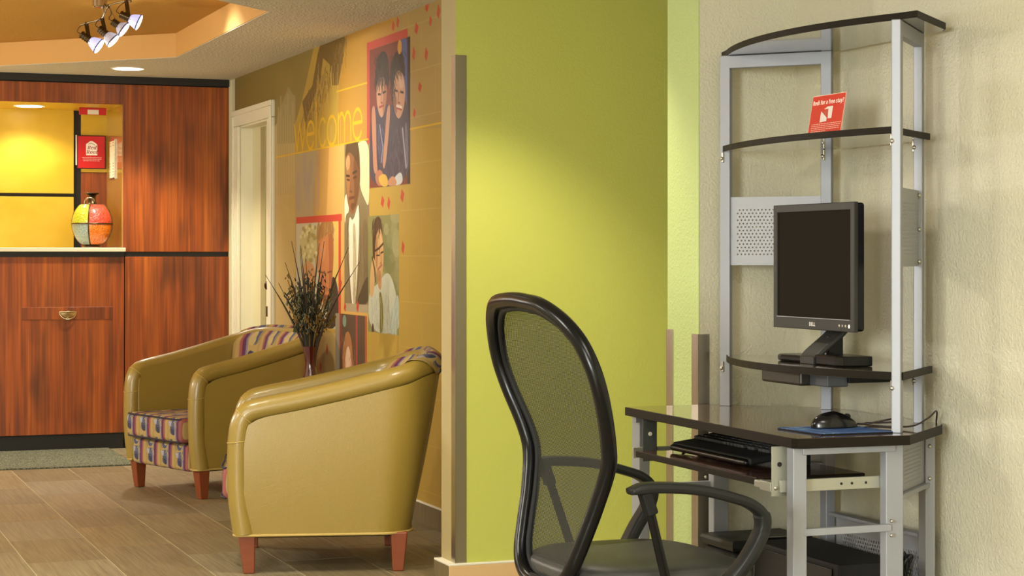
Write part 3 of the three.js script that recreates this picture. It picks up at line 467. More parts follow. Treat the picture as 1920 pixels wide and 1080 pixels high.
downlight('round recessed downlight in the yellow soffit of the reception opening', 1.489, 12.372, 2.147, NICHE_CD, 70);

// track light: canopy, bent bar, four heads
{
  const t = thing('track_light', 'chrome four-head spot light on a bent bar under the orange ceiling recess', 'spot light', 1.49, TRAY, 9.556);
  part(t, 'canopy', [rod(V(1.49, TRAY - 0.028, 9.556), V(1.49, TRAY, 9.556), 0.036, 0.036, 28), rod(V(1.49, TRAY - 0.034, 9.556), V(1.49, TRAY - 0.028, 9.556), 0.03, 0.036, 28)], M.chrome);
  part(t, 'stem', [rod(V(1.51, TRAY - 0.06, 9.55), V(1.50, TRAY - 0.03, 9.556), 0.006)], M.chrome);
  part(t, 'bar', tube([V(1.412, 2.347, 9.66), V(1.46, 2.36, 9.62), V(1.503, 2.374, 9.575), V(1.512, 2.396, 9.555), V(1.528, 2.430, 9.53), V(1.57, 2.446, 9.50), V(1.624, 2.449, 9.45)], 0.0055, 50, 8), M.chrome);
  const head = (px, py, pd, back, face, lit, cable) => {
    const a = V(...back), f = V(...face), dir = f.clone().sub(a).normalize(), piv = V(px, py, pd), mid = a.clone().lerp(f, 0.45);
    const h = part(t, 'head', (() => { const g = [rod(a, a.clone().lerp(f, 0.5), 0.016, 0.018, 16)]; for (let i = 0; i < 4; i++) g.push(rod(a.clone().lerp(f, 0.05 + i * 0.12), a.clone().lerp(f, 0.09 + i * 0.12), 0.0205, 0.0205, 16)); return g; })(), M.bronze);
    const orient = (g) => { g.applyQuaternion(new THREE.Quaternion().setFromUnitVectors(new THREE.Vector3(0, 1, 0), dir)); return g.translate(f.x, f.y, f.z); };
    const len = a.distanceTo(f);
    part(h, 'reflector', orient(new THREE.LatheGeometry([[0.018, -len * 0.5], [0.026, -len * 0.4], [0.037, -0.014], [0.040, 0]].map((p) => new THREE.Vector2(...p)), 24)), std({ color: 0xd5d9ea, roughness: 0.15, metalness: 0.3, side: THREE.DoubleSide, emissive: 0xaab4ff, emissiveIntensity: lit ? 0.35 : 0.05 }), 'faceted bluish reflector');
    part(h, 'clip', [orient(new THREE.TorusGeometry(0.039, 0.0022, 6, 28).rotateX(Math.PI / 2).translate(0, -0.006, 0)), ...[0, 1, 2, 3].map((i) => { const c = Math.cos(i * 1.57), s = Math.sin(i * 1.57); return orient(rod(new THREE.Vector3(c * 0.02, -len * 0.5, s * 0.02), new THREE.Vector3(c * 0.0385, -0.006, s * 0.0385), 0.0014, 0.0014, 5)); })], M.black);
    part(h, 'bulb_face', orient(new THREE.SphereGeometry(0.0375, 24, 10, 0, 6.2832, 0, Math.PI / 2).scale(1, 0.18, 1)), glow(HALO, lit ? 6 : 2.5));
    part(h, 'yoke', [bar(piv, mid, 0.02, 0.003, 0.001), rod(piv.clone().add(new THREE.Vector3(0, 0.008, 0)), piv.clone().add(new THREE.Vector3(0, -0.012, 0)), 0.006)], M.bronze);
    part(h, 'cable', tube([a, a.clone().add(new THREE.Vector3(-0.018, 0.012, 0.004)), a.clone().add(new THREE.Vector3(-0.006, 0.035, 0.004)), piv], 0.0018, 20, 5), M.black);
    const q = f.clone().addScaledVector(dir, 0.012), l = new THREE.SpotLight(HALO, TRACK_CD, 0, 38 * Math.PI / 180, 0.8, 2); l.position.copy(q); l.target.position.copy(q.clone().addScaledVector(dir, 2)); l.castShadow = true; l.shadow.radius = 1; scene.add(l); scene.add(l.target);
  };
  head(1.436, 2.352, 9.64, [1.408, 2.298, 9.63], [1.494, 2.236, 9.60], 1);
  head(1.503, 2.374, 9.575, [1.488, 2.325, 9.575], [1.556, 2.259, 9.55], 0);
  head(1.528, 2.430, 9.53, [1.546, 2.356, 9.53], [1.602, 2.312, 9.51], 0);
  head(1.603, 2.449, 9.46, [1.572, 2.384, 9.46], [1.662, 2.343, 9.44], 1);
}

// ------------------------------------------------------------------ reception counter and what stands there
{
  const t = thing('reception_counter', 'red cherry wood reception counter with a pale countertop', 'counter', 0.2, 0, Dw + 0.3);
  const fp = box(RL + 0.1, 2.027, 0.1, 1.196, Dw - 0.004, Dw + 0.02, 0.002); part(t, 'front_panel', metres(fp, 0.05, 0.4), M.cherry);
  part(t, 'countertop', box(RL + 0.1, 2.032, 1.226, 1.252, Dw - 0.04, 12.652, 0.004), M.counter, 'pale countertop');
  part(t, 'reveal_strip', box(RL + 0.1, 2.028, 1.194, 1.228, Dw - 0.012, Dw + 0.2), M.black, 'black strip under the countertop');
  part(t, 'toe_kick', box(RL + 0.1, 2.027, 0, 0.1, Dw + 0.02, Dw + 0.05), M.toe);
  part(t, 'body', box(RL + 0.1, 2.02, 0.1, 1.2, Dw + 0.02, 12.64), M.black);
  const dr = part(t, 'drawer', metres(box(1.405, 1.957, 0.808, 0.885, Dw - 0.0075, Dw + 0.01, 0.002), 0.3, 0.1), M.cherry);
  const hx = 1.68, hy = 0.855, arc = [...Array(13)].map((_, i) => { const a = Math.PI + i / 12 * Math.PI; return V(hx + 0.05 * Math.cos(a), hy + 0.045 * Math.sin(a), Dw - 0.014 - 0.012 * Math.sin(i / 12 * Math.PI)); });
  part(dr, 'handle', [tube(arc, 0.0045, 30, 8), tube([V(hx - 0.05, hy, Dw - 0.014), V(hx, hy + 0.002, Dw - 0.03), V(hx + 0.05, hy, Dw - 0.014)], 0.006, 20, 8), surface(12, 4, (u, v) => { const a = Math.PI + u * Math.PI; return V(hx + 0.05 * Math.cos(a) * v, hy + 0.043 * Math.sin(a) * v, Dw - 0.012 - 0.016 * (1 - v)); })], std({ color: 0xd0b890, metalness: 1, roughness: 0.25, side: THREE.DoubleSide }), 'metal cup handle');
}
{ // patchwork ceramic vase
  const R = 1.853, Y0 = 1.252, D = 12.2, t = thing('ceramic_vase', 'egg-shaped patchwork vase in green, red, blue and orange on the reception counter', 'vase', R, Y0, D);
  const prof = (y) => 0.024 + 0.100 * Math.pow(Math.max(0, 1 - Math.pow((y - 0.15) / 0.142, 2)), 0.55), glaze = (a, b, e) => phy({ map: dataTex(128, 128, (u, v) => mix3(a, b, (fbm(u, v, 40, 40, 2, e) - 0.25) * 1.8), [0.12, 0.12]), roughness: 0.3, clearcoat: 1, clearcoatRoughness: 0.12, bumpMap: orangePeel, bumpScale: 0.004 });
  const G = glaze([150, 160, 20], [214, 214, 70], 1), Rd = glaze([170, 38, 30], [222, 100, 70], 2), B = glaze([110, 136, 130], [168, 184, 170], 3), O = glaze([196, 90, 14], [240, 140, 40], 4);
  for (let q = 0; q < 4; q++) for (const up of [0, 1]) {
    const y0 = up ? 0.153 : 0.02, y1 = up ? 0.27 : 0.147, pts = [...Array(15)].map((_, i) => { const y = y0 + (y1 - y0) * i / 14; return new THREE.Vector2(prof(y), y); });
    const g = new THREE.LatheGeometry(pts, 12, q * Math.PI / 2 - 0.305, Math.PI / 2 - 0.05); metresCyl(g);
    part(t, 'patch', g.translate(R, Y0, -D), [up ? Rd : O, up ? G : B, up ? O : Rd, up ? B : G][[0, 2, 3, 1][q]]);
  }
  const ringy = (y, r, w) => new THREE.TorusGeometry(r, w, 8, 40).rotateX(Math.PI / 2).translate(R, Y0 + y, -D);
  part(t, 'core', new THREE.LatheGeometry([...Array(20)].map((_, i) => { const y = 0.012 + 0.262 * i / 19; return new THREE.Vector2(prof(y) - 0.004, y); }), 32).translate(R, Y0, -D), M.bronze);
  part(t, 'band', [ringy(0.15, prof(0.15) + 0.001, 0.0045), ...[0, 1, 2, 3].map((q) => tube([...Array(12)].map((_, i) => { const y = 0.02 + 0.25 * i / 11, a = q * Math.PI / 2 - 0.33, r = prof(y) + 0.001; return new THREE.Vector3(R + r * Math.sin(a), Y0 + y, -D + r * Math.cos(a)); }), 0.004, 24, 6))], M.bronze, 'dark beaded metal bands');
  part(t, 'neck', new THREE.LatheGeometry([[0.05, 0.262], [0.034, 0.272], [0.026, 0.29], [0.022, 0.312], [0.026, 0.33], [0.043, 0.338], [0.044, 0.344], [0.03, 0.345], [0.02, 0.33]].map((p) => new THREE.Vector2(...p)), 32).translate(R, Y0, -D), M.bronze, 'flared silver-brown metal neck');
  part(t, 'ring', new THREE.TorusGeometry(0.03, 0.005, 8, 28).rotateX(0.5).rotateY(-0.2).translate(R - 0.022, Y0 + 0.285, -D + 0.05), M.chrome);
  part(t, 'foot', [new THREE.LatheGeometry([[0.02, 0], [0.06, 0], [0.062, 0.006], [0.045, 0.016], [0.03, 0.03]].map((p) => new THREE.Vector2(...p)), 32).translate(R, Y0, -D)], M.chrome);
}
function metresCyl(g) { const p = g.attributes.position, u = g.attributes.uv; for (let i = 0; i < p.count; i++) { u.setXY(i, u.getX(i) * 0.16, p.getY(i)); } return g; }
{ // red sign with white emblem, red soffit sign, notice
  const art = (c, w, h) => {
    c.fillStyle = '#c81e22'; c.fillRect(0, 0, w, h); c.fillStyle = '#f6efe2';
    c.beginPath(); c.moveTo(w * 0.30, h * 0.60); c.lineTo(w * 0.30, h * 0.26); c.quadraticCurveTo(w * 0.32, h * 0.22, w * 0.38, h * 0.21); c.lineTo(w * 0.42, h * 0.17); c.quadraticCurveTo(w * 0.5, h * 0.13, w * 0.58, h * 0.17); c.lineTo(w * 0.68, h * 0.23); c.quadraticCurveTo(w * 0.72, h * 0.25, w * 0.72, h * 0.29); c.lineTo(w * 0.72, h * 0.60); c.fill();
    c.strokeStyle = '#3a1c18'; c.lineWidth = w * 0.016; c.beginPath(); c.moveTo(w * 0.38, h * 0.25); c.lineTo(w * 0.5, h * 0.22); c.lineTo(w * 0.64, h * 0.28); c.stroke();
    c.fillStyle = '#8c2a20'; c.font = 'italic bold ' + Math.round(h * 0.15) + 'px serif'; c.textAlign = 'center'; c.fillText('Red', w * 0.51, h * 0.41); c.fillText('Roof', w * 0.51, h * 0.55);
    c.fillStyle = '#f0dcd0'; for (let i = 0; i < 3; i++) for (let x = 0.16 + i * 0.02; x < 0.84 - i * 0.02;) { const q = 0.02 + rnd() * 0.05; c.fillRect(w * x, h * (0.665 + i * 0.05), w * q, h * 0.016); x += q + 0.015; }
  };
  const face = (R0, R1, Y0, Y1, D) => { const g = new THREE.PlaneGeometry(R1 - R0, Y1 - Y0); return g.translate((R0 + R1) / 2, (Y0 + Y1) / 2, -D); };
  const s = thing('wall_sign', 'square red sign with a white emblem on the back wall above the patchwork vase', 'sign', 1.915, 1.767, 12.65);
  part(s, 'frame', box(1.822, 2.006, 1.766, 1.984, 12.630, 12.654, 0.002), std({ color: 0x3a0e10, roughness: 0.4 }));
  part(s, 'face', face(1.828, 2.0, 1.772, 1.978, 12.629), std({ map: canvasTex(512, 620, art), roughness: 0.35 }));
  part(s, 'edge_strip', box(1.816, 1.822, 1.79, 1.985, 12.636, 12.654), M.white, 'white strip along the left edge');
  const k = thing('soffit_sign', 'red and white placard under the soffit at the top of the reception opening', 'sign', 1.885, 2.10, 12.38);
  part(k, 'board', box(1.80, 1.97, 2.10, 2.144, 12.38, 12.395, 0.002), std({ color: 0xc42024, roughness: 0.4 }));
  part(k, 'panel', box(1.852, 1.922, 2.102, 2.132, 12.376, 12.381, 0.001), M.white, 'white panel');
  const n = thing('framed_notice', 'narrow white framed notice on the right side of the reception opening', 'notice', 2.015, 1.70, 12.40);
  part(n, 'frame', box(2.010, 2.018, 1.69, 1.945, 12.30, 12.50, 0.002), M.chrome);
  part(n, 'paper', box(2.0085, 2.0101, 1.70, 1.935, 12.31, 12.49), std({ map: canvasTex(256, 256, (c, w, h) => { c.fillStyle = '#f3ead0'; c.fillRect(0, 0, w, h); c.fillStyle = '#a89878'; for (let i = 0; i < 9; i++) c.fillRect(w * 0.12, h * (0.1 + i * 0.07), w * (0.5 + 0.25 * rnd()), h * 0.018); c.fillRect(w * 0.4, h * 0.88, w * 0.2, h * 0.04); }, [0.2, 0.26]), roughness: 0.5 }));
}
// carpet mat
single('carpet_mat', 'grey-green speckled carpet mat along the foot of the reception counter', 'mat', box(RL + 0.1, 1.93, 0, 0.009, 11.05, Dw + 0.0, 0.003), M.carpet);

// ------------------------------------------------------------------ armchairs
function makeArmchair(label) {
  const t = thing('club_armchair', label, 'armchair', 0, 0, 0, null);
  delete t.userData.group;
  // local: chair faces -x, z across, near side +z
  const L = (x, y, z) => new THREE.Vector3(x, y, z), HW = 0.335;
  const rollY = (x) => { const P = [[-0.4, 0.58], [-0.31, 0.585], [-0.285, 0.606], [-0.24, 0.622], [-0.1, 0.648], [0.06, 0.683], [0.305, 0.742], [0.36, 0.765], [0.45, 0.79]]; for (let i = 0; i < P.length - 1; i++) if (x <= P[i + 1][0]) return P[i][1] + (P[i + 1][1] - P[i][1]) * Math.max(0, (x - P[i][0]) / (P[i + 1][0] - P[i][0])); return 0.79; };
  // U path: s 0..1 from the near front round the back to the far front
  const plan = (s, xf, xb, hz, rc) => {
    const straight = xb - rc - xf, q = Math.PI / 2 * rc, back = 2 * (hz - rc), tot = 2 * straight + 2 * q + back; let d = s * tot, m = 1; if (d > tot / 2) { d = tot - d; m = -1; }
    if (d < straight) return [xf + d, m * hz]; d -= straight; if (d < q) { const a = d / rc; return [xb - rc + rc * Math.sin(a), m * (hz - rc + rc * Math.cos(a))]; } d -= q; return [xb, m * (hz - rc - d)];
  };
  const top = (s) => { const [x, z] = plan(s, -0.275, 0.425, HW, 0.2); return L(x, rollY(x), z); };
  const rollPts = []; for (const m of [1]) rollPts.push(L(-0.30, 0.15, HW), L(-0.318, 0.28, HW), L(-0.322, 0.42, HW), L(-0.318, 0.52, HW), L(-0.308, 0.572, HW), L(-0.285, 0.606, HW));
  const mid = []; for (let i = 1; i < 32; i++) mid.push(top(i / 32));
  const all = [...rollPts, ...mid, ...rollPts.map((p) => L(p.x, p.y, -p.z)).reverse()];
  part(t, 'arm_roll', sweep(all, oval(0.044, 0.041, 14, 0.95), L(0, 0, 1).set(0.001, 1, 0.001), (u) => [1, 1]) && new THREE.TubeGeometry(new THREE.CatmullRomCurve3(all, false, 'centripetal'), 220, 0.0425, 16), M.leather);
  // creases where the front roll turns into the arm
  for (const z of [HW, -HW]) for (const [x, y, a] of [[-0.321, 0.50, 0.12], [-0.298, 0.592, -0.75]]) part(t, 'seam', new THREE.TorusGeometry(0.0432, 0.0018, 5, 28).rotateX(Math.PI / 2).rotateZ(a).translate(x, y, z), M.piping);
  const bot = (s, k) => { const [x, z] = plan(s, -0.30, 0.335, 0.362, 0.13); return L(x, 0.148, z); };
  const topO = (s) => { const [x, z] = plan(s, -0.30, 0.452, 0.368, 0.2); return L(x, rollY(x - 0.02) - 0.028, z); };
  part(t, 'outer_shell', surface(90, 10, (u, v) => { const a = topO(u), b = bot(u), p = a.lerp(b, v), n = L(p.x > 0.1 ? p.x - 0.1 : 0, 0, p.z).normalize(); return p.addScaledVector(n, 0.008 * Math.sin(Math.PI * v)); }, (u, v) => [u * 2.2, v * 0.6]), sided(M.leather));
  const topI = (s) => { const [x, z] = plan(s, -0.29, 0.375, 0.293, 0.16); return L(x, rollY(x + 0.05) - 0.005, z); };
  const botI = (s) => { const [x, z] = plan(s, -0.29, 0.27, 0.288, 0.13); return L(x, 0.24, z); };
  part(t, 'inner_shell', surface(80, 8, (u, v) => topI(u).lerp(botI(u), v), (u, v) => [u * 2, v * 0.5]), sided(M.leather));
  // front ends of the arms below the roll
  for (const z of [1, -1]) part(t, 'arm_front', box(-0.315, -0.25, 0.148, 0.58, -(z * 0.362), -(z * 0.292), 0.02), M.leather);
  const piping = [...Array(60)].map((_, i) => { const p = bot(i / 59); return L(p.x + (p.x > 0 ? 0.006 : 0), 0.147, p.z * 1.012); });
  part(t, 'piping', new THREE.TubeGeometry(new THREE.CatmullRomCurve3([L(-0.335, 0.147, 0.30), L(-0.338, 0.147, 0.345), L(-0.32, 0.147, 0.366), ...piping, L(-0.32, 0.147, -0.366), L(-0.338, 0.147, -0.345), L(-0.335, 0.147, -0.30)]), 160, 0.0055, 6), M.piping, 'pale piping along the bottom edge');
  for (const q of [0.405, 0.595]) part(t, 'seam', new THREE.TubeGeometry(new THREE.CatmullRomCurve3([...Array(10)].map((_, i) => { const v = i / 9, a = topO(q), b = bot(q), p = a.lerp(b, v), n = L(p.x - 0.1, 0, p.z).normalize(); return p.addScaledVector(n, 0.008 * Math.sin(Math.PI * v) + 0.0005); })), 30, 0.0022, 6), M.piping);
  // upholstered back panel wrapping over the roll
  part(t, 'back_cushion', [surface(40, 24, (u, v) => {
    const hw = 0.115 + 0.075 * Math.min(1, v / 0.45), s = 0.5 + hw * (2 * u - 1), i = topI(s), o = top(s), dn = botI(s), out = L(o.x - 0.05, 0, o.z).normalize(), e = 1 - Math.pow(Math.abs(2 * u - 1), 6) * 0.5;
    if (v < 0.45) { const a = 1.75 * Math.PI * 0.5 - v / 0.45 * 1.95 * Math.PI * 0.5; return o.clone().addScaledVector(out, 0.05 * Math.sin(a)).add(L(0, 0.05 * Math.cos(a) * 1.05 - 0.002, 0)); }
    const w = (v - 0.45) / 0.55; return i.clone().lerp(dn, w * 0.92).addScaledVector(out, -(0.018 + 0.03 * Math.sin(Math.PI * w)) * e).add(L(0, 0.0 - 0.0 * w, 0));
  }, (u, v) => [u * 0.62, v * 0.62])], sided(M.fabric));
  const crown = (g, top) => { const p = g.attributes.position; for (let i = 0; i < p.count; i++) { const x = (p.getX(i) + 0.05) / 0.33, z = p.getZ(i) / 0.285; if (p.getY(i) > top - 0.02) p.setY(i, p.getY(i) + 0.018 * Math.max(0, 1 - x * x) * Math.max(0, 1 - z * z)); } g.computeVertexNormals(); return g; };
  const cush = new RoundedBoxGeometry(0.66, 0.125, 0.57, 5, 0.028).translate(-0.055, 0.335, 0); part(t, 'seat_cushion', metresFabric(crown(cush, 0.395)), M.fabric);
  for (const y of [0.392, 0.28]) part(t, 'welt', new THREE.TubeGeometry(new THREE.CatmullRomCurve3([L(-0.37, y, 0.272), L(-0.384, y, 0.25), L(-0.386, y, 0), L(-0.384, y, -0.25), L(-0.37, y, -0.272)]), 30, 0.004, 6), std({ color: 0x2c2733, roughness: 0.8 }));
  part(t, 'front_rail', metresFabric(new RoundedBoxGeometry(0.06, 0.135, 0.575, 3, 0.02).translate(-0.315, 0.2, 0)), M.fabric, 'patterned fabric rail below the seat');
  part(t, 'seat_base', new THREE.BoxGeometry(0.56, 0.11, 0.6).translate(-0.02, 0.2, 0), M.dust);
  const leg = (x, z) => { const g = new RoundedBoxGeometry(0.064, 0.15, 0.064, 3, 0.006), p = g.attributes.position; for (let i = 0; i < p.count; i++) { const k = (p.getY(i) + 0.075) / 0.15, w = 0.64 + 0.36 * Math.min(1, k * 1.6); p.setX(i, p.getX(i) * w + (x < 0 ? 0.008 : -0.004) * (1 - k)); p.setZ(i, p.getZ(i) * w); } g.computeVertexNormals(); part(t, 'leg', g.translate(x, 0.075, z), M.legWood); };
  leg(-0.29, 0.325); leg(-0.29, -0.325); leg(0.285, 0.325); leg(0.285, -0.325);
  part(t, 'dust_cover', new THREE.BoxGeometry(0.58, 0.012, 0.64).translate(0.01, 0.138, 0), M.dust, 'black dust cover under the seat');
  return t;
}
function sided(m) { const k = m.clone(); k.side = THREE.DoubleSide; return k; }
function metresFabric(g) { metres(g); const p = g.attributes.position, n = g.attributes.normal, u = g.attributes.uv; for (let i = 0; i < p.count; i++) u.setXY(i, p.getZ(i), Math.abs(n.getY(i)) > 0.7 ? p.getX(i) : p.getY(i) + 0.02); return g; }
const chairA = makeArmchair('olive-gold leather club armchair nearer the green partition, seen from its side');
chairA.position.copy(V(2.026, 0, 7.385)); chairA.rotation.y = -14.5 * Math.PI / 180;
const chairB = chairA.clone(); chairB.name = numbered('club_armchair'); scene.add(chairB);
chairB.userData = { label: 'olive-gold leather club armchair in front of the wood wall, patterned seat facing out', category: 'armchair' };
chairB.position.copy(V(2.135, 0, 9.80)); chairB.rotation.y = 18 * Math.PI / 180;

// side table with flower vase between the armchairs
{
  const R = 2.36, D = 8.82, t = thing('side_table', 'small dark wood side table between the two armchairs', 'table', R, 0, D);
  part(t, 'table_top', box(R - 0.2, R + 0.2, 0.475, 0.5, D - 0.2, D + 0.2, 0.006), M.legWood);
  for (const [a, b] of [[-1, -1], [-1, 1], [1, -1], [1, 1]]) part(t, 'leg', box(R + a * 0.17 - 0.018, R + a * 0.17 + 0.018, 0, 0.476, D + b * 0.17 - 0.018, D + b * 0.17 + 0.018, 0.003), M.legWood);
  const v = thing('flower_vase', 'slender dark red glass vase standing between the two armchairs', 'vase', R, 0.5, D);
  part(v, 'body', new THREE.LatheGeometry([[0, 0], [0.04, 0], [0.043, 0.01], [0.046, 0.05], [0.04, 0.1], [0.028, 0.16], [0.025, 0.2], [0.03, 0.24], [0.038, 0.272], [0.036, 0.274], [0.027, 0.24], [0.022, 0.2], [0.024, 0.16], [0, 0.1]].map((p) => new THREE.Vector2(...p)), 36).translate(R, 0.5, -D), phy({ color: 0x48090f, roughness: 0.12, clearcoat: 1, clearcoatRoughness: 0.05 }));
  const b = thing('dried_bouquet', 'bouquet of dark dried grasses and twigs standing in the red vase', 'dried flowers', R, 0.7, D);
  const stemM = std({ color: 0x3a2c1c, roughness: 0.8 }), darkM = std({ color: 0x242a1e, roughness: 0.8, side: THREE.DoubleSide }), leafM = std({ color: 0x4c5a22, roughness: 0.8, side: THREE.DoubleSide }), rustM = std({ color: 0x7a5a20, roughness: 0.9 }), haze = std({ color: 0x6d6a4c, roughness: 0.9 });
  // long curling blades: [lean along R, lean along D, height above the mouth, curl]
  for (const [a, d, h, c] of [[-0.20, 0.12, 0.34, 0.06], [-0.06, 0.10, 0.50, -0.03], [-0.10, 0.05, 0.40, -0.05], [0.02, -0.05, 0.49, 0.05], [0.15, -0.10, 0.47, 0.04], [0.17, -0.22, 0.40, 0.03], [-0.13, 0.12, 0.30, 0.03], [-0.08, 0.12, 0.35, 0.02], [0.06, -0.02, 0.5, 0.01], [-0.05, 0.02, 0.45, 0.02], [0.0, 0.06, 0.42, -0.04], [-0.055, -0.04, 0.48, -0.02]]) {
    const p = [V(R + a * 0.06, 0.62, D + d * 0.05), V(R + a * 0.15, 0.77, D + d * 0.12), V(R + a * 0.5, 0.77 + h * 0.5, D + d * 0.45), V(R + a + c * 0.3, 0.77 + h, D + d + c * 0.4)];
    const cv = new THREE.CatmullRomCurve3(p); const g = new THREE.TubeGeometry(cv, 24, 0.0064, 6), q = g.attributes.position; for (let i = 0; i <= 24; i++) { const m = cv.getPoint(i / 24), k = Math.max(0.22, 1 - Math.pow(i / 24, 2.5)); for (let j = 0; j <= 6; j++) { const n = i * 7 + j; q.setXYZ(n, m.x + (q.getX(n) - m.x) * k, m.y + (q.getY(n) - m.y) * k, m.z + (q.getZ(n) - m.z) * k); } } g.computeVertexNormals(); part(b, 'grass_blade', g, stemM);
  }
  const sprays = [], lv = [], rust = [], hz = [];
  for (let i = 0; i < 54; i++) {
    const a = rr(0, 6.28), w = Math.sqrt(rnd()) * 0.11, h = rr(0.12, 0.36), dx = Math.cos(a) * w, dd = Math.sin(a) * w * 1.3;
    const tip = V(R + dx, 0.77 + h, D + dd); (i % 3 ? sprays : rust).push(tube([V(R + dx * 0.1, 0.66, D + dd * 0.1), V(R + dx * 0.3, 0.77 + h * 0.3, D + dd * 0.3), tip], 0.002, 8, 4));
    for (let k = 0; k < 16; k++) { const q = V(R + dx * 0.5, 0.77 + h * 0.5, D + dd * 0.5).lerp(tip, rr(-0.1, 1.1)).add(new THREE.Vector3(rr(-1, 1), rr(-1, 1), rr(-1, 1)).multiplyScalar(0.016)); const g = new THREE.SphereGeometry(1, 5, 4).scale(0.0035, rr(0.006, 0.013), 0.0035).rotateZ(rr(-0.8, 0.8)).translate(q.x, q.y, q.z); (i % 3 === 0 ? rust : i % 3 === 1 ? sprays : hz).push(g); }
  }
  for (let i = 0; i < 9; i++) { const q = V(R - 0.03 + rr(-0.02, 0.03), 0.80 + rr(0, 0.09), D + 0.06 + rr(-0.03, 0.05)); lv.push(surface(4, 4, (u, v) => new THREE.Vector3((v - 0.5) * 0.03 * Math.sin(Math.PI * Math.min(0.98, u + 0.08)), u * 0.06, 0.008 * Math.sin(3 * u)).applyAxisAngle(new THREE.Vector3(0, 1, 0), i).applyAxisAngle(new THREE.Vector3(0, 0, 1), rr(-0.9, 0.9)).add(q))); }
  part(b, 'sprays', sprays, darkM).userData.kind = 'stuff'; part(b, 'rust_sprays', rust, rustM).userData.kind = 'stuff'; part(b, 'seed_heads', hz, haze).userData.kind = 'stuff';
  for (const g of lv) part(b, 'leaf', g, leafM);
}

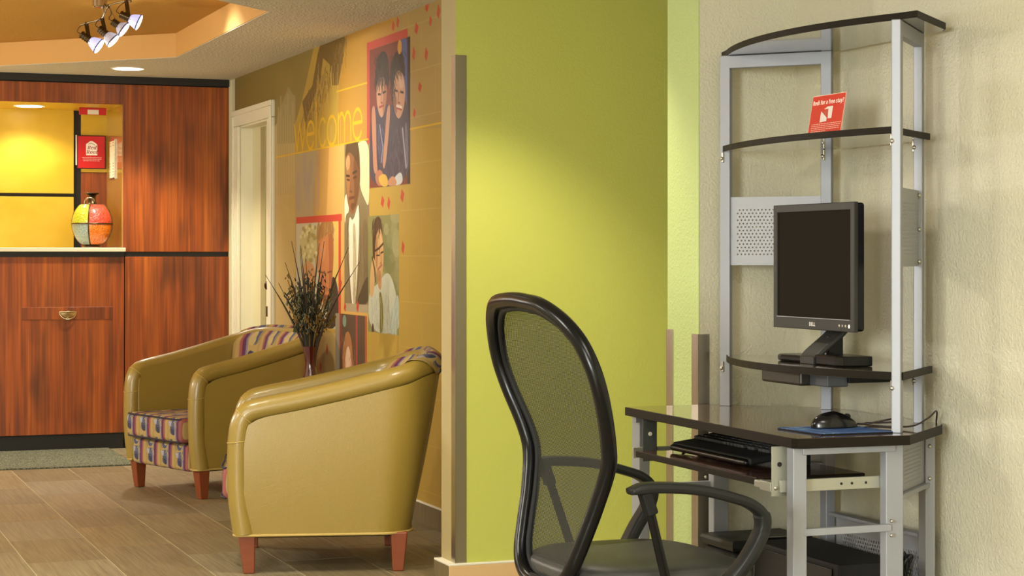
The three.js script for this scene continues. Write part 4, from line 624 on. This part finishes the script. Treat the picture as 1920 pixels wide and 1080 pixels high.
// ------------------------------------------------------------------ computer desk with hutch
const DC = 4.6;
{
  const t = thing('computer_desk', 'silver-framed corner computer desk with dark glossy shelves against the beige wall', 'desk', 2.6, 0, DC);
  const mir = (pts) => [...pts, ...pts.slice().reverse().map(([r, u]) => [r, -u])].map(([r, u]) => [r, DC + u]);
  const Yd = 0.758, Yt = 1.7906;
  // desktop: straight front, clipped wings, back along the wall
  const deskOut = [[2.298, DC - 0.497], [2.306, DC - 0.514], [2.608, DC - 0.535], [2.845, DC - 0.318], [2.868, DC - 0.285], [2.868, DC + 0.285], [2.845, DC + 0.318], [2.608, DC + 0.532], [2.322, DC + 0.53], [2.318, DC + 0.524]];
  part(t, 'desktop', slab(deskOut, Yd - 0.024, Yd, 0.0015), M.edge, 'nearly black edged desktop');
  part(t, 'desktop_surface', slab(deskOut.map(([r, d]) => [2.6 + (r - 2.6) * 0.992, DC + (d - DC) * 0.996]), Yd - 0.001, Yd + 0.0006, 0), M.laminate, 'glossy brown wood-grain laminate');
  // shelves: bowed front
  const bow = (rEnd, rMid, u0, back) => { const f = []; for (let i = 0; i <= 16; i++) { const k = -1 + i / 8; f.push([rMid + (rEnd - rMid) * k * k, DC + u0 * k]); } return [...f, ...back.map(([r, u]) => [r, DC + u])]; };
  const shelf = (name, y0, y1, out) => { const s = part(t, name, slab(out, y0, y1, 0.001), M.edge); part(s, 'laminate', [slab(out.map(([r, d]) => [2.66 + (r - 2.66) * 0.985, DC + (d - DC) * 0.99]), y1 - 0.001, y1 + 0.0005, 0), slab(out.map(([r, d]) => [2.66 + (r - 2.66) * 0.985, DC + (d - DC) * 0.99]), y0 - 0.0005, y0 + 0.001, 0)], M.under); };
  shelf('top_shelf', Yt, Yt + 0.017, bow(2.62, 2.528, 0.47, [[2.635, 0.527], [2.845, 0.335], [2.862, 0.30], [2.862, -0.30], [2.845, -0.335], [2.635, -0.527]]));
  shelf('shelf', 1.507, 1.524, bow(2.605, 2.535, 0.462, [[2.85, 0.255], [2.85, -0.255]]));
  shelf('shelf', 0.890, 0.909, bow(2.625, 2.500, 0.478, [[2.86, 0.25], [2.86, -0.25]]));
  // posts: square tube turned with the splayed side frames
  const F = (m) => [2.617, DC + m * 0.463], B = (m) => [2.826, DC + m * 0.238];
  const post = (name, [r, d], y0, y1, w, h, m) => { const s = new THREE.Vector3(Math.cos(0.82), 0, m * Math.sin(0.82)); part(t, name, bar(V(r, y0, d), V(r, y1, d), w, h, 0.003, s), M.silver); };
  for (const m of [1, -1]) {
    post('post', F(m), Yd, Yt, 0.032, 0.024, m); post('post', B(m), Yd, Yt, 0.032, 0.024, m);
    const [fr, fd] = F(m), [br, bd] = B(m);
    part(t, 'crossbar', bar(V(fr, Yt - 0.02, fd), V(br, Yt - 0.02, bd), 0.024, 0.038, 0.003), M.silver);
    // perforated side panel of the hutch
    const len = Math.hypot(br - fr, bd - fd);
    const g = perforated(len - 0.03, 0.2, 0.022, len - 0.052, 0.032, 0.168, 0.0115, 0.0027).applyMatrix4(new THREE.Matrix4().makeBasis(new THREE.Vector3((br - fr) / len, 0, -(bd - fd) / len), new THREE.Vector3(0, 1, 0), new THREE.Vector3((bd - fd) / len, 0, (br - fr) / len))).translate(fr + (br - fr) / len * 0.015, 1.173, -(fd + (bd - fd) / len * 0.015));
    part(t, 'perforated_panel', g, M.panel, 'grey perforated metal side panel');
    for (const y of [1.185, 1.27, 1.36]) part(t, 'bolt', new THREE.SphereGeometry(0.0055, 10, 8).translate(br - 0.012, y, -(bd + m * 0.02)), M.bolt);
    // shelf clips under both shelves
    for (const y of [1.507, 0.890]) for (const [r, d] of [[fr, fd], [br, bd]]) part(t, 'shelf_clip', [box(r - 0.016, r + 0.01, y - 0.032, y - 0.001, d - 0.008, d + 0.008, 0.002), new THREE.SphereGeometry(0.006, 10, 8).translate(r - 0.017, y - 0.02, -d + 0.004)], M.bolt);
  }
  // legs
  const leg = (r, d, w, h) => part(t, 'leg', box(r - w / 2, r + w / 2, 0.0, Yd - 0.025, d - h / 2, d + h / 2, 0.003), M.silver);
  leg(2.3235, DC - 0.478, 0.038, 0.034); leg(2.36, DC + 0.505, 0.034, 0.052); leg(2.594, DC - 0.474, 0.05, 0.03); leg(2.60, DC + 0.478, 0.05, 0.034);
  leg(2.835, DC - 0.262, 0.03, 0.036); leg(2.835, DC + 0.25, 0.03, 0.036);
  for (const m of [-1, 1]) {
    part(t, 'crossbar', box(2.335, 2.58, 0.518, 0.536, DC + m * 0.489 - 0.008, DC + m * 0.489 + 0.008, 0.002), M.silver);
    part(t, 'crossbar', box(2.33, 2.59, Yd - 0.042, Yd - 0.026, DC + m * 0.487 - 0.012, DC + m * 0.487 + 0.012, 0.002), M.silver);
    part(t, 'foot_bar', box(2.33, 2.62, 0.03, 0.06, DC + m * 0.487 - 0.012, DC + m * 0.487 + 0.012, 0.002), M.silver);
    for (const y of [0.51, 0.545]) part(t, 'bolt', new THREE.SphereGeometry(0.005, 10, 8).translate(2.573, y, -(DC + m * 0.489) + (m < 0 ? 0.018 : -0.018)), M.bolt);
    // wing plate between side and rear leg
    const a = [2.60, DC + m * 0.478], b = [2.83, DC + m * 0.262], len = Math.hypot(b[0] - a[0], b[1] - a[1]), tx = (b[0] - a[0]) / len, td = (b[1] - a[1]) / len;
    const g = perforated(len - 0.02, 0.125, 0.02, len - 0.07, 0.02, 0.105, 0.0115, 0.0024).applyMatrix4(new THREE.Matrix4().makeBasis(new THREE.Vector3(tx, 0, -td), new THREE.Vector3(0, 1, 0), new THREE.Vector3(td, 0, tx))).translate(a[0] + tx * 0.01, 0.605, -(a[1] + td * 0.01));
    part(t, 'wing_plate', g, M.panel);
    part(t, 'wing_bar', bar(V(a[0], 0.598, a[1]), V(b[0], 0.598, b[1]), 0.03, 0.012, 0.002), M.silver);
    for (const y of [0.70, 0.615]) part(t, 'bolt', new THREE.SphereGeometry(0.006, 10, 8).translate(2.832, y, -(DC + m * 0.262) + (m < 0 ? 0.018 : -0.018)), M.bolt);
  }
  const rear = perforated(0.45, 0.42, 0.03, 0.42, 0.03, 0.37, 0.0125, 0.0042).applyMatrix4(new THREE.Matrix4().makeBasis(new THREE.Vector3(0, 0, -1), new THREE.Vector3(0, 1, 0), new THREE.Vector3(1, 0, 0))).translate(2.842, 0.04, -(DC - 0.237));
  part(t, 'modesty_panel', rear, M.panel, 'grey perforated metal panel low at the back');
  part(t, 'panel_lip', box(2.822, 2.85, 0.455, 0.465, DC - 0.235, DC + 0.225, 0.002), M.silver);
  // keyboard tray on slides
  const tray = part(t, 'keyboard_tray', box(2.285, 2.60, 0.628, 0.645, DC - 0.34, DC + 0.378, 0.002), M.edge, 'pull-out keyboard tray');
  part(tray, 'laminate', box(2.289, 2.596, 0.6445, 0.6458, DC - 0.337, DC + 0.375), M.traytop);
  for (const [m, d] of [[-1, DC - 0.445], [1, DC + 0.40]]) {
    part(t, 'slide_bracket', box(m < 0 ? 2.272 : 2.318, m < 0 ? 2.314 : 2.362, 0.612, Yd - 0.024, d - 0.0015, d + 0.0015, 0.0005), m < 0 ? M.rail : M.bracket, 'metal bracket of the tray slide');
    part(t, 'slide_rail', [box(2.29, 2.60, 0.622, 0.652, d + m * 0.008 - 0.005 , d + m * 0.008 + 0.005, 0.001), ...(m < 0 ? [box(2.272, 2.30, 0.622, 0.646, d + 0.006, d + 0.062, 0.002), box(2.278, 2.302, 0.624, 0.643, d + 0.062, d + 0.103, 0.004)] : [])], M.rail);
    const screw = (R, y, s) => part(t, 'screw', new THREE.SphereGeometry(s, 10, 8).scale(1, 1, 0.6).translate(R, y, -d + 0.002), M.bolt);
    const o = m < 0 ? -0.047 : 0; screw(2.330 + o, 0.632, 0.0055); screw(2.352 + o, 0.632, 0.0055); part(t, 'screw_hole', rod(V(2.34 + o, 0.69, d - 0.0035), V(2.34 + o, 0.69, d + 0.0035), 0.006, 0.006, 12), m < 0 ? M.black : M.white);
    for (const R of [2.46, 2.49, 2.53]) part(t, 'screw_hole', rod(V(R, 0.637, d + m * 0.008 - 0.006), V(R, 0.637, d + m * 0.008 + 0.006), 0.0035, 0.0035, 10), M.black);
  }
  part(t, 'bolt', new THREE.SphereGeometry(0.005, 10, 8).translate(2.372, 0.712, -(DC + 0.476)), M.bolt);
}
function perforated(w, h, x0, x1, y0, y1, pitch, r) {
  const s = new THREE.Shape([[0, 0], [w, 0], [w, h], [0, h]].map((p) => new THREE.Vector2(...p))); let row = 0;
  for (let y = y0; y <= y1; y += pitch * 0.87, row++) for (let x = x0 + (row % 2) * pitch / 2; x <= x1; x += pitch) s.holes.push(new THREE.Path([...Array(6)].map((_, i) => new THREE.Vector2(x + r * Math.cos(i * 1.0472), y + r * Math.sin(i * 1.0472)))));
  const g = new THREE.ExtrudeGeometry(s, { depth: 0.0015, bevelEnabled: false, curveSegments: 1 }); return metres(g);
}

// monitor
{
  const t = thing('computer_monitor', 'black flat-screen monitor on a slanted stand on the desk shelf', 'monitor', 2.7, 0.91, 4.58);
  const R = 2.625, D0 = 4.355, D1 = 4.79, Y0 = 1.0, Y1 = 1.342, b = 0.021;
  part(t, 'housing', [box(R + 0.0075, R + 0.034, Y0 + 0.002, Y1 - 0.002, D0 + 0.001, D1 - 0.001, 0.008), box(R + 0.03, R + 0.065, Y0 + 0.05, Y1 - 0.05, D0 + 0.06, D1 - 0.06, 0.015)], M.plastic);
  { const s = new THREE.Shape([[D0, Y0], [D1, Y0], [D1, Y1], [D0, Y1]].map((q) => new THREE.Vector2(...q))); s.holes.push(new THREE.Path([[D0 + b, Y0 + 0.031], [D1 - b, Y0 + 0.031], [D1 - b, Y1 - b], [D0 + b, Y1 - b]].map((q) => new THREE.Vector2(...q))));
    const g = new THREE.ExtrudeGeometry(s, { depth: 0.008, bevelEnabled: true, bevelThickness: 0.002, bevelSize: 0.002, bevelOffset: -0.002, bevelSegments: 2 }); g.applyMatrix4(new THREE.Matrix4().makeBasis(new THREE.Vector3(0, 0, -1), new THREE.Vector3(0, 1, 0), new THREE.Vector3(1, 0, 0))).translate(R + 0.002, 0, 0); part(t, 'bezel', metres(g), M.bezel); }
  part(t, 'screen', box(R + 0.004, R + 0.0085, Y0 + 0.03, Y1 - b + 0.001, D0 + b - 0.001, D1 - b + 0.001), M.screen, 'dark switched-off screen');
  part(t, 'bezel_line', box(R - 0.0004, R + 0.004, Y0 + 0.0305, Y0 + 0.0325, D0 + 0.025, D1 - 0.02), M.silver);
  const logo = canvasTex(256, 96, (c, w, h) => { c.fillStyle = '#252523'; c.fillRect(0, 0, w, h); c.fillStyle = '#e8e6dc'; c.font = 'bold 88px sans-serif'; c.textAlign = 'center'; c.fillText('DELL', w / 2, h * 0.84); }, null);
  part(t, 'maker_lettering', new THREE.PlaneGeometry(0.042, 0.0155).rotateY(-Math.PI / 2).translate(R - 0.0004, Y0 + 0.0155, -(D0 + D1) / 2), std({ map: logo, roughness: 0.5 }), 'small white lettering');
  for (let i = 0; i < 3; i++) part(t, 'button', new THREE.SphereGeometry(0.0035, 10, 8).scale(0.4, 1.3, 1).translate(R, Y0 + 0.015, -(D0 + 0.076 - i * 0.016)), M.bolt);
  part(t, 'power_light', new THREE.SphereGeometry(0.004, 10, 8).scale(0.4, 1.3, 1).translate(R, Y0 + 0.015, -(D0 + 0.026)), glow(new THREE.Color(1, 0.55, 0.15), 0.8), 'small orange power light');
  // stand: slanted neck, hinge, low base in two halves
  const neck = [[2.600, 0.915], [2.606, 0.93], [2.69, 1.0], [2.705, 1.03], [2.705, 1.12]].map(([r, y]) => V(r, y, 4.545));
  part(t, 'neck', sweep(neck, oval(0.045, 0.008, 16, 0.35), new THREE.Vector3(0, 0, 1)), M.bezel, 'slanted grey neck');
  part(t, 'neck_brace', [box(2.655, 2.70, 0.925, 0.985, 4.535, 4.552, 0.003)], M.plastic);
  part(t, 'neck_foot', box(2.588, 2.64, 0.909, 0.93, 4.505, 4.575, 0.003), M.bezel);
  part(t, 'base', [slab([[2.600, 4.577], [2.593, 4.69], [2.604, 4.725], [2.625, 4.738], [2.672, 4.73], [2.69, 4.70], [2.69, 4.577]], 0.910, 0.929, 0.006)], M.plastic);
  part(t, 'base', [slab([[2.594, 4.503], [2.594, 4.40], [2.602, 4.372], [2.672, 4.362], [2.69, 4.372], [2.69, 4.503]], 0.910, 0.937, 0.004)], M.plastic);
  part(t, 'base_bridge', box(2.64, 2.69, 0.910, 0.925, 4.50, 4.58, 0.002), M.plasticMatte);
}
{ // red card leaning on the upper shelf
  const t = thing('tent_card', 'red advertising card standing on the upper desk shelf', 'card', 2.62, 1.5245, 4.505);
  const map = canvasTex(640, 420, (c, w, h) => {
    c.fillStyle = '#c8321f'; c.fillRect(0, 0, w, h); c.strokeStyle = '#eccbb6'; c.lineWidth = 8; c.strokeRect(2, 2, w - 4, h - 4); c.fillStyle = '#f6ece0';
    c.font = 'bold 62px sans-serif'; c.textAlign = 'center'; c.fillText('Redi for a free stay?', w / 2, h * 0.235);
    c.fillStyle = '#ded6cc'; c.beginPath(); c.moveTo(w * 0.32, h * 0.40); c.lineTo(w * 0.52, h * 0.58); c.lineTo(w * 0.52, h * 0.66); c.lineTo(w * 0.32, h * 0.68); c.fill(); c.beginPath(); c.moveTo(w * 0.40, h * 0.36); c.lineTo(w * 0.5, h * 0.30); c.lineTo(w * 0.66, h * 0.30); c.lineTo(w * 0.66, h * 0.60); c.lineTo(w * 0.55, h * 0.60); c.lineTo(w * 0.53, h * 0.36); c.fill(); c.fillStyle = '#b5543f'; c.beginPath(); c.moveTo(w * 0.38, h * 0.44); c.lineTo(w * 0.51, h * 0.37); c.lineTo(w * 0.51, h * 0.56); c.fill();
    c.fillStyle = '#eec2ae'; for (let i = 0; i < 5; i++) for (let x = 0.08; x < (i === 4 ? 0.5 : 0.92);) { const q = 0.02 + rnd() * 0.06; c.fillRect(w * x, h * (0.71 + i * 0.045), w * q, h * 0.014); x += q + 0.012; } c.fillStyle = '#f4d8c8'; for (let x = 0.1; x < 0.86;) { const q = 0.02 + rnd() * 0.06; c.fillRect(w * x, h * 0.945, w * q, h * 0.018); x += q + 0.012; }
  }, null);
  const lean = (g) => { const p = g.attributes.position; for (let i = 0; i < p.count; i++) p.setX(i, p.getX(i) + (p.getY(i) - 1.5245) * 0.17); g.computeVertexNormals(); return g; };
  part(t, 'card', lean(box(2.6215, 2.623, 1.5245, 1.634, 4.418, 4.592)), std({ color: 0xd9a58c, roughness: 0.5 }));
  part(t, 'print', lean(new THREE.PlaneGeometry(0.174, 0.1095).rotateY(-Math.PI / 2).translate(2.6208, 1.57925, -4.505)), std({ map, roughness: 0.4 }));
}
{ // black cd tray under the monitor shelf
  const t = thing('storage_tray', 'flat black plastic tray mounted under the monitor shelf', 'tray', 2.68, 0.85, 4.63);
  part(t, 'front', box(2.572, 2.66, 0.850, 0.889, 4.545, 4.765, 0.008), std({ color: 0x2c2820, roughness: 0.35 }));
  part(t, 'body', box(2.66, 2.80, 0.862, 0.889, 4.44, 4.73, 0.003), M.plasticMatte);
  part(t, 'side', box(2.60, 2.665, 0.852, 0.889, 4.45, 4.545, 0.004), std({ color: 0x474a4e, roughness: 0.5 }), 'grey side section');
}
{ // keyboard
  const t = thing('keyboard', 'black computer keyboard on the pull-out tray', 'keyboard', 2.48, 0.646, 4.68), tilt = new THREE.Matrix4().makeTranslation(2.38, 0.655, -4.69).multiply(new THREE.Matrix4().makeRotationZ(0.13)).multiply(new THREE.Matrix4().makeTranslation(-2.38, -0.655, 4.69));
  const q = (g) => g.applyMatrix4(tilt);
  part(t, 'body', q(box(2.372, 2.575, 0.652, 0.674, 4.455, 4.92, 0.008)), M.plasticMatte);
  part(t, 'wrist_rest', q(box(2.36, 2.43, 0.652, 0.670, 4.46, 4.915, 0.009)), M.plastic);
  for (const d of [4.88, 4.49]) part(t, 'foot', box(2.55, 2.562, 0.646, 0.682, d - 0.02, d + 0.02, 0.002), M.plasticMatte);
  const keys = []; for (let r = 0; r < 6; r++) for (let i = 0; i < 22; i++) { if (i === 15 || i === 18 || (r === 5 && i > 3 && i < 9)) continue; const d = 4.905 - 0.02 * i - (r % 3) * 0.003; if (d < 4.472) continue; keys.push(q(box(2.437 + r * 0.0215, 2.4545 + r * 0.0215, 0.674, 0.683, d - 0.0165, d, 0.002))); }
  keys.push(q(box(2.437, 2.4545, 0.674, 0.683, 4.725, 4.82, 0.002)));
  part(t, 'keys', keys, M.keycap).userData.kind = 'stuff';
  part(t, 'sticker', q(box(2.574, 2.5765, 0.66, 0.672, 4.86, 4.89)), M.white, 'small white sticker');
  part(t, 'cable', tube([V(2.4, 0.668, 4.905), V(2.42, 0.655, 4.945), V(2.46, 0.650, 4.965), V(2.52, 0.650, 4.97), V(2.58, 0.650, 4.94)], 0.004, 30, 6), M.plasticMatte);
}
{ // mouse pad, mouse
  const Yd = 0.7588;
  const map = canvasTex(512, 512, (c, w, h) => { c.fillStyle = '#2b4f86'; c.fillRect(0, 0, w, h); for (let i = 0; i < 60; i++) { c.globalAlpha = 0.25; c.fillStyle = ['#3f6ea8', '#7aa6c4', '#1f3560', '#3a3a80'][i % 4]; c.beginPath(); c.ellipse(rnd() * w, rnd() * h, 20 + rnd() * 90, 8 + rnd() * 24, 0.5, 0, 7); c.fill(); } c.globalAlpha = 0.8; c.strokeStyle = '#c9d6dc'; c.lineWidth = 5; c.strokeRect(20, 20, w - 40, h - 40); c.beginPath(); c.moveTo(0, 150); c.lineTo(w, 120); c.moveTo(60, h); c.lineTo(120, 0); c.stroke(); c.globalAlpha = 1; }, [0.24, 0.24]);
  const out = [[2.385, DC - 0.27], [2.40, DC - 0.462], [2.60, DC - 0.47], [2.595, DC - 0.265]];
  const t = thing('mouse_pad', 'thin blue mouse pad at the right end of the desktop', 'mouse pad', 2.49, Yd, DC - 0.37);
  part(t, 'foam', slab(out, Yd, Yd + 0.003, 0.0005), M.plasticMatte); part(t, 'cloth', slab(out, Yd + 0.003, Yd + 0.0042, 0.0003), std({ map, roughness: 0.7 }));
  const m = thing('computer_mouse', 'black computer mouse lying on the blue mouse pad', 'mouse', 2.515, Yd + 0.0042, DC - 0.33), cx = 2.515, cd = DC - 0.33, y0 = Yd + 0.0042;
  const g = new THREE.SphereGeometry(1, 36, 20), p = g.attributes.position; for (let i = 0; i < p.count; i++) { let x = p.getX(i), y = p.getY(i), z = p.getZ(i); const l = Math.sign(x) * Math.pow(Math.abs(x), 0.85); const hump = 0.040 * (1 - 0.45 * Math.max(0, x) - 0.12 * Math.max(0, -x)); p.setXYZ(i, cx + l * 0.066, y0 + Math.max(0.001, (y > 0 ? Math.pow(y, 0.8) : y * 0.1) * hump + 0.002), -cd + z * (0.032 - 0.005 * x * x)); } g.computeVertexNormals();
  part(m, 'body', g, M.gloss); part(m, 'wheel', rod(V(cx + 0.038, y0 + 0.027, cd - 0.004), V(cx + 0.038, y0 + 0.027, cd + 0.004), 0.008, 0.008, 16), M.plasticMatte);
  part(m, 'button_seam', tube([V(cx + 0.062, y0 + 0.012, cd), V(cx + 0.04, y0 + 0.0285, cd), V(cx + 0.01, y0 + 0.038, cd)], 0.0007, 16, 4), M.black);
  part(m, 'cable', tube([V(cx + 0.06, y0 + 0.008, cd), V(cx + 0.10, y0 + 0.006, cd + 0.01), V(2.65, y0 + 0.018, cd - 0.03), V(2.70, y0 + 0.016, cd + 0.01), V(2.72, y0 + 0.004, cd + 0.05), V(2.66, y0 + 0.001, cd + 0.08), V(2.63, y0 + 0.001, cd + 0.02), V(2.70, y0 + 0.004, cd - 0.07), V(2.76, y0 + 0.02, cd - 0.05), V(2.84, y0 + 0.03, cd + 0.03), V(2.872, y0 - 0.004, cd + 0.08)], 0.0024, 90, 6), std({ color: 0x2a1c14, roughness: 0.6 }), 'dark brown looping cable');
}
{ // computer tower and cables under the desk
  const t = thing('computer_tower', 'black computer tower standing on the floor under the desk', 'computer', 2.66, 0, 4.62);
  part(t, 'case', box(2.57, 2.76, 0.012, 0.40, 4.34, 4.80, 0.006), M.plasticMatte); part(t, 'front', box(2.565, 2.765, 0.012, 0.404, 4.80, 4.835, 0.012), M.gloss);
  part(t, 'side_panel', box(2.566, 2.571, 0.04, 0.385, 4.37, 4.78, 0.002), M.plastic); for (const [a, b] of [[2.60, 4.40], [2.73, 4.40], [2.60, 4.76], [2.73, 4.76]]) part(t, 'foot', rod(V(a, 0, b), V(a, 0.013, b), 0.014), M.black);
  const u = thing('black_printer', 'low black printer with a sloped lid beside the computer tower', 'printer', 2.66, 0, 4.99);
  part(u, 'body', box(2.53, 2.79, 0, 0.36, 4.85, 5.045, 0.02), M.plasticMatte); part(u, 'lid', slab([[2.525, 4.845], [2.795, 4.845], [2.795, 5.052], [2.525, 5.052]], 0.36, 0.392, 0.012), M.arm, 'dark grey lid');
  const c = thing('cable_bundle', 'bundle of black cables by the perforated panel under the desk', 'cables', 2.80, 0, 4.38); let n = 0;
  for (let i = 0; i < 9; i++) { const a = rr(-0.02, 0.02), b = rr(-0.025, 0.025); part(c, 'cable', tube([V(2.795 + a, 0.004, 4.40 + b), V(2.79 - a, 0.15, 4.42 + b), V(2.785 + b * 0.5, 0.30, 4.40 + a), V(2.80 + a, 0.395 + rr(0, 0.02), 4.40 + b), V(2.81 + b * 0.4, 0.30, 4.40 + a), V(2.80, 0.08 + 0.01 * i, 4.42 + b)], 0.0042, 50, 6), i % 3 ? M.plasticMatte : M.bezel); }
}

// ------------------------------------------------------------------ mesh office chair
{
  const C = 4.225, t = thing('office_chair', 'black mesh-backed office chair with loop arms facing the desk', 'office chair', 1.93, 0, C);
  // half widths and lean of the back, measured every few centimetres: [height, R, half width]
  const prof = [[1.085, 1.635, 0.150], [1.05, 1.657, 0.228], [1.01, 1.676, 0.272], [0.97, 1.690, 0.294], [0.93, 1.703, 0.303], [0.89, 1.716, 0.300], [0.85, 1.729, 0.290], [0.81, 1.742, 0.275], [0.77, 1.753, 0.260], [0.73, 1.760, 0.247], [0.69, 1.757, 0.232], [0.65, 1.749, 0.218], [0.61, 1.740, 0.205], [0.57, 1.729, 0.193], [0.53, 1.718, 0.180], [0.49, 1.707, 0.165], [0.455, 1.70, 0.142], [0.43, 1.697, 0.10]];
  const near = prof.map(([y, r, w]) => V(r, y, C - w)), far = prof.map(([y, r, w]) => V(r, y, C + w)).reverse();
  const loop = [V(1.628, 1.094, C + 0.07), V(1.626, 1.097, C), V(1.628, 1.094, C - 0.07), ...near, V(1.697, 0.418, C), ...far];
  part(t, 'back_frame', tube(loop, 0.0185, 220, 14, true), M.plastic);
  const inner = loop.map((p) => { const d = -p.z - C; return V(p.x + 0.012, 0.76 + (p.y - 0.76) * 0.945, C + d * (1 - 0.023 / Math.max(0.12, Math.abs(d)))); });
  part(t, 'inner_rim', tube(inner, 0.0085, 220, 8, true), M.plasticMatte);
  const at = (y) => { for (let i = 0; i < prof.length - 1; i++) if (y <= prof[i][0] && y >= prof[i + 1][0]) { const k = (prof[i][0] - y) / (prof[i][0] - prof[i + 1][0]); return [prof[i][1] + (prof[i + 1][1] - prof[i][1]) * k, prof[i][2] + (prof[i + 1][2] - prof[i][2]) * k]; } return y > 1 ? [1.628, 0.13 * Math.sqrt(Math.max(0, (1.1 - y) / 0.016))] : [1.697, 0.09]; };
  part(t, 'back_mesh', surface(60, 20, (u, v) => { const y = 0.44 + 0.635 * u, [r, w] = at(y), k = (v - 0.5) * 2; return V(r + 0.008 + 0.012 * (1 - k * k), y, C + k * Math.max(0.02, w - 0.014)); }, (u, v, p) => [-p.z, p.y]), M.mesh, 'see-through black mesh');
  // lower back support behind the mesh
  part(t, 'back_support', [sweep([V(1.80, 0.40, C), V(1.72, 0.405, C), V(1.682, 0.43, C)], oval(0.07, 0.016, 14, 0.5), new THREE.Vector3(0, 0, 1))], M.plasticMatte);
  // seat
  const g = new THREE.SphereGeometry(1, 64, 32), p = g.attributes.position, sg = (x, e) => Math.sign(x) * Math.pow(Math.abs(x), e);
  for (let i = 0; i < p.count; i++) { const y = p.getY(i), x = p.getX(i) + 1e-7, z = p.getZ(i), h = Math.hypot(x, z), k = Math.pow(h, 0.45) / h, q = Math.pow(Math.abs(x / h) ** 3.2 + Math.abs(z / h) ** 3.2, -1 / 3.2); const xx = x * k * q, zz = z * k * q; p.setXYZ(i, 1.945 + xx * 0.245, 0.452 + sg(y, 0.6) * (y > 0 ? 0.042 : 0.035) - 0.018 * Math.max(0, xx) ** 3 - (y > 0 ? 0.008 * (1 - Math.min(1, xx * xx + zz * zz)) : 0), -C + zz * 0.245); }
  g.computeVertexNormals(); part(t, 'seat', metres(g), M.seat, 'padded charcoal vinyl seat');
  part(t, 'seat_pan', box(1.74, 2.14, 0.392, 0.425, C - 0.2, C + 0.2, 0.012), M.plasticMatte);
  for (const m of [-1, 1]) {
    const d = C + m * 0.302, P = (r, y, k = 0) => V(r, y, d - m * k);
    part(t, 'arm', sweep([P(1.786, 0.672), P(1.82, 0.678), P(1.88, 0.677), P(1.96, 0.668), P(2.04, 0.648), P(2.09, 0.630), P(2.118, 0.606), P(2.122, 0.578), P(2.108, 0.545), P(2.078, 0.500), P(2.045, 0.455, 0.015), P(2.005, 0.415, 0.05), P(1.97, 0.405, 0.09)], oval(0.026, 0.0125, 16, 0.6), new THREE.Vector3(0, 0, 1), (u) => [0.78 + 0.3 * Math.sin(Math.PI * Math.min(1, u * 1.6)) + (u > 0.62 ? 0.12 : 0), u < 0.06 ? 0.6 + 6.6 * u : u > 0.5 ? 1.3 : 1]), M.arm, 'loop arm');
    part(t, 'arm_strut', rod(P(1.832, 0.645), P(1.905, 0.405, 0.03), 0.0105, 0.0115, 14), M.plastic);
    part(t, 'arm_socket', bar(P(1.822, 0.670), P(1.840, 0.618), 0.034, 0.026, 0.005), M.plasticMatte);
    part(t, 'arm_bracket', box(1.86, 2.0, 0.395, 0.41, Math.min(C + m * 0.15, C + m * 0.275), Math.max(C + m * 0.15, C + m * 0.275), 0.004), M.plasticMatte);
  }
  // underside: mechanism, gas column, star base with castors
  part(t, 'mechanism', box(1.84, 2.04, 0.345, 0.395, C - 0.07, C + 0.07, 0.01), M.plasticMatte);
  part(t, 'gas_column', [rod(V(1.94, 0.10, C), V(1.94, 0.25, C), 0.026), rod(V(1.94, 0.24, C), V(1.94, 0.36, C), 0.015)], M.plastic);
  for (let i = 0; i < 5; i++) {
    const a = i * 1.2566 + 0.3, e = V(1.94 + 0.27 * Math.cos(a), 0.075, C + 0.27 * Math.sin(a));
    const b = part(t, 'base_leg', bar(V(1.94, 0.115, C), e, 0.045, 0.03, 0.006), M.plastic);
    part(b, 'castor', [rod(V(e.x - 0.024 * Math.sin(a), 0.028, -e.z + 0.024 * Math.cos(a)), V(e.x + 0.024 * Math.sin(a), 0.028, -e.z - 0.024 * Math.cos(a)), 0.028, 0.028, 20), rod(V(e.x, 0.03, -e.z), V(e.x, 0.075, -e.z), 0.007)], M.plasticMatte);
  }
}
renderer.render(scene, camera);
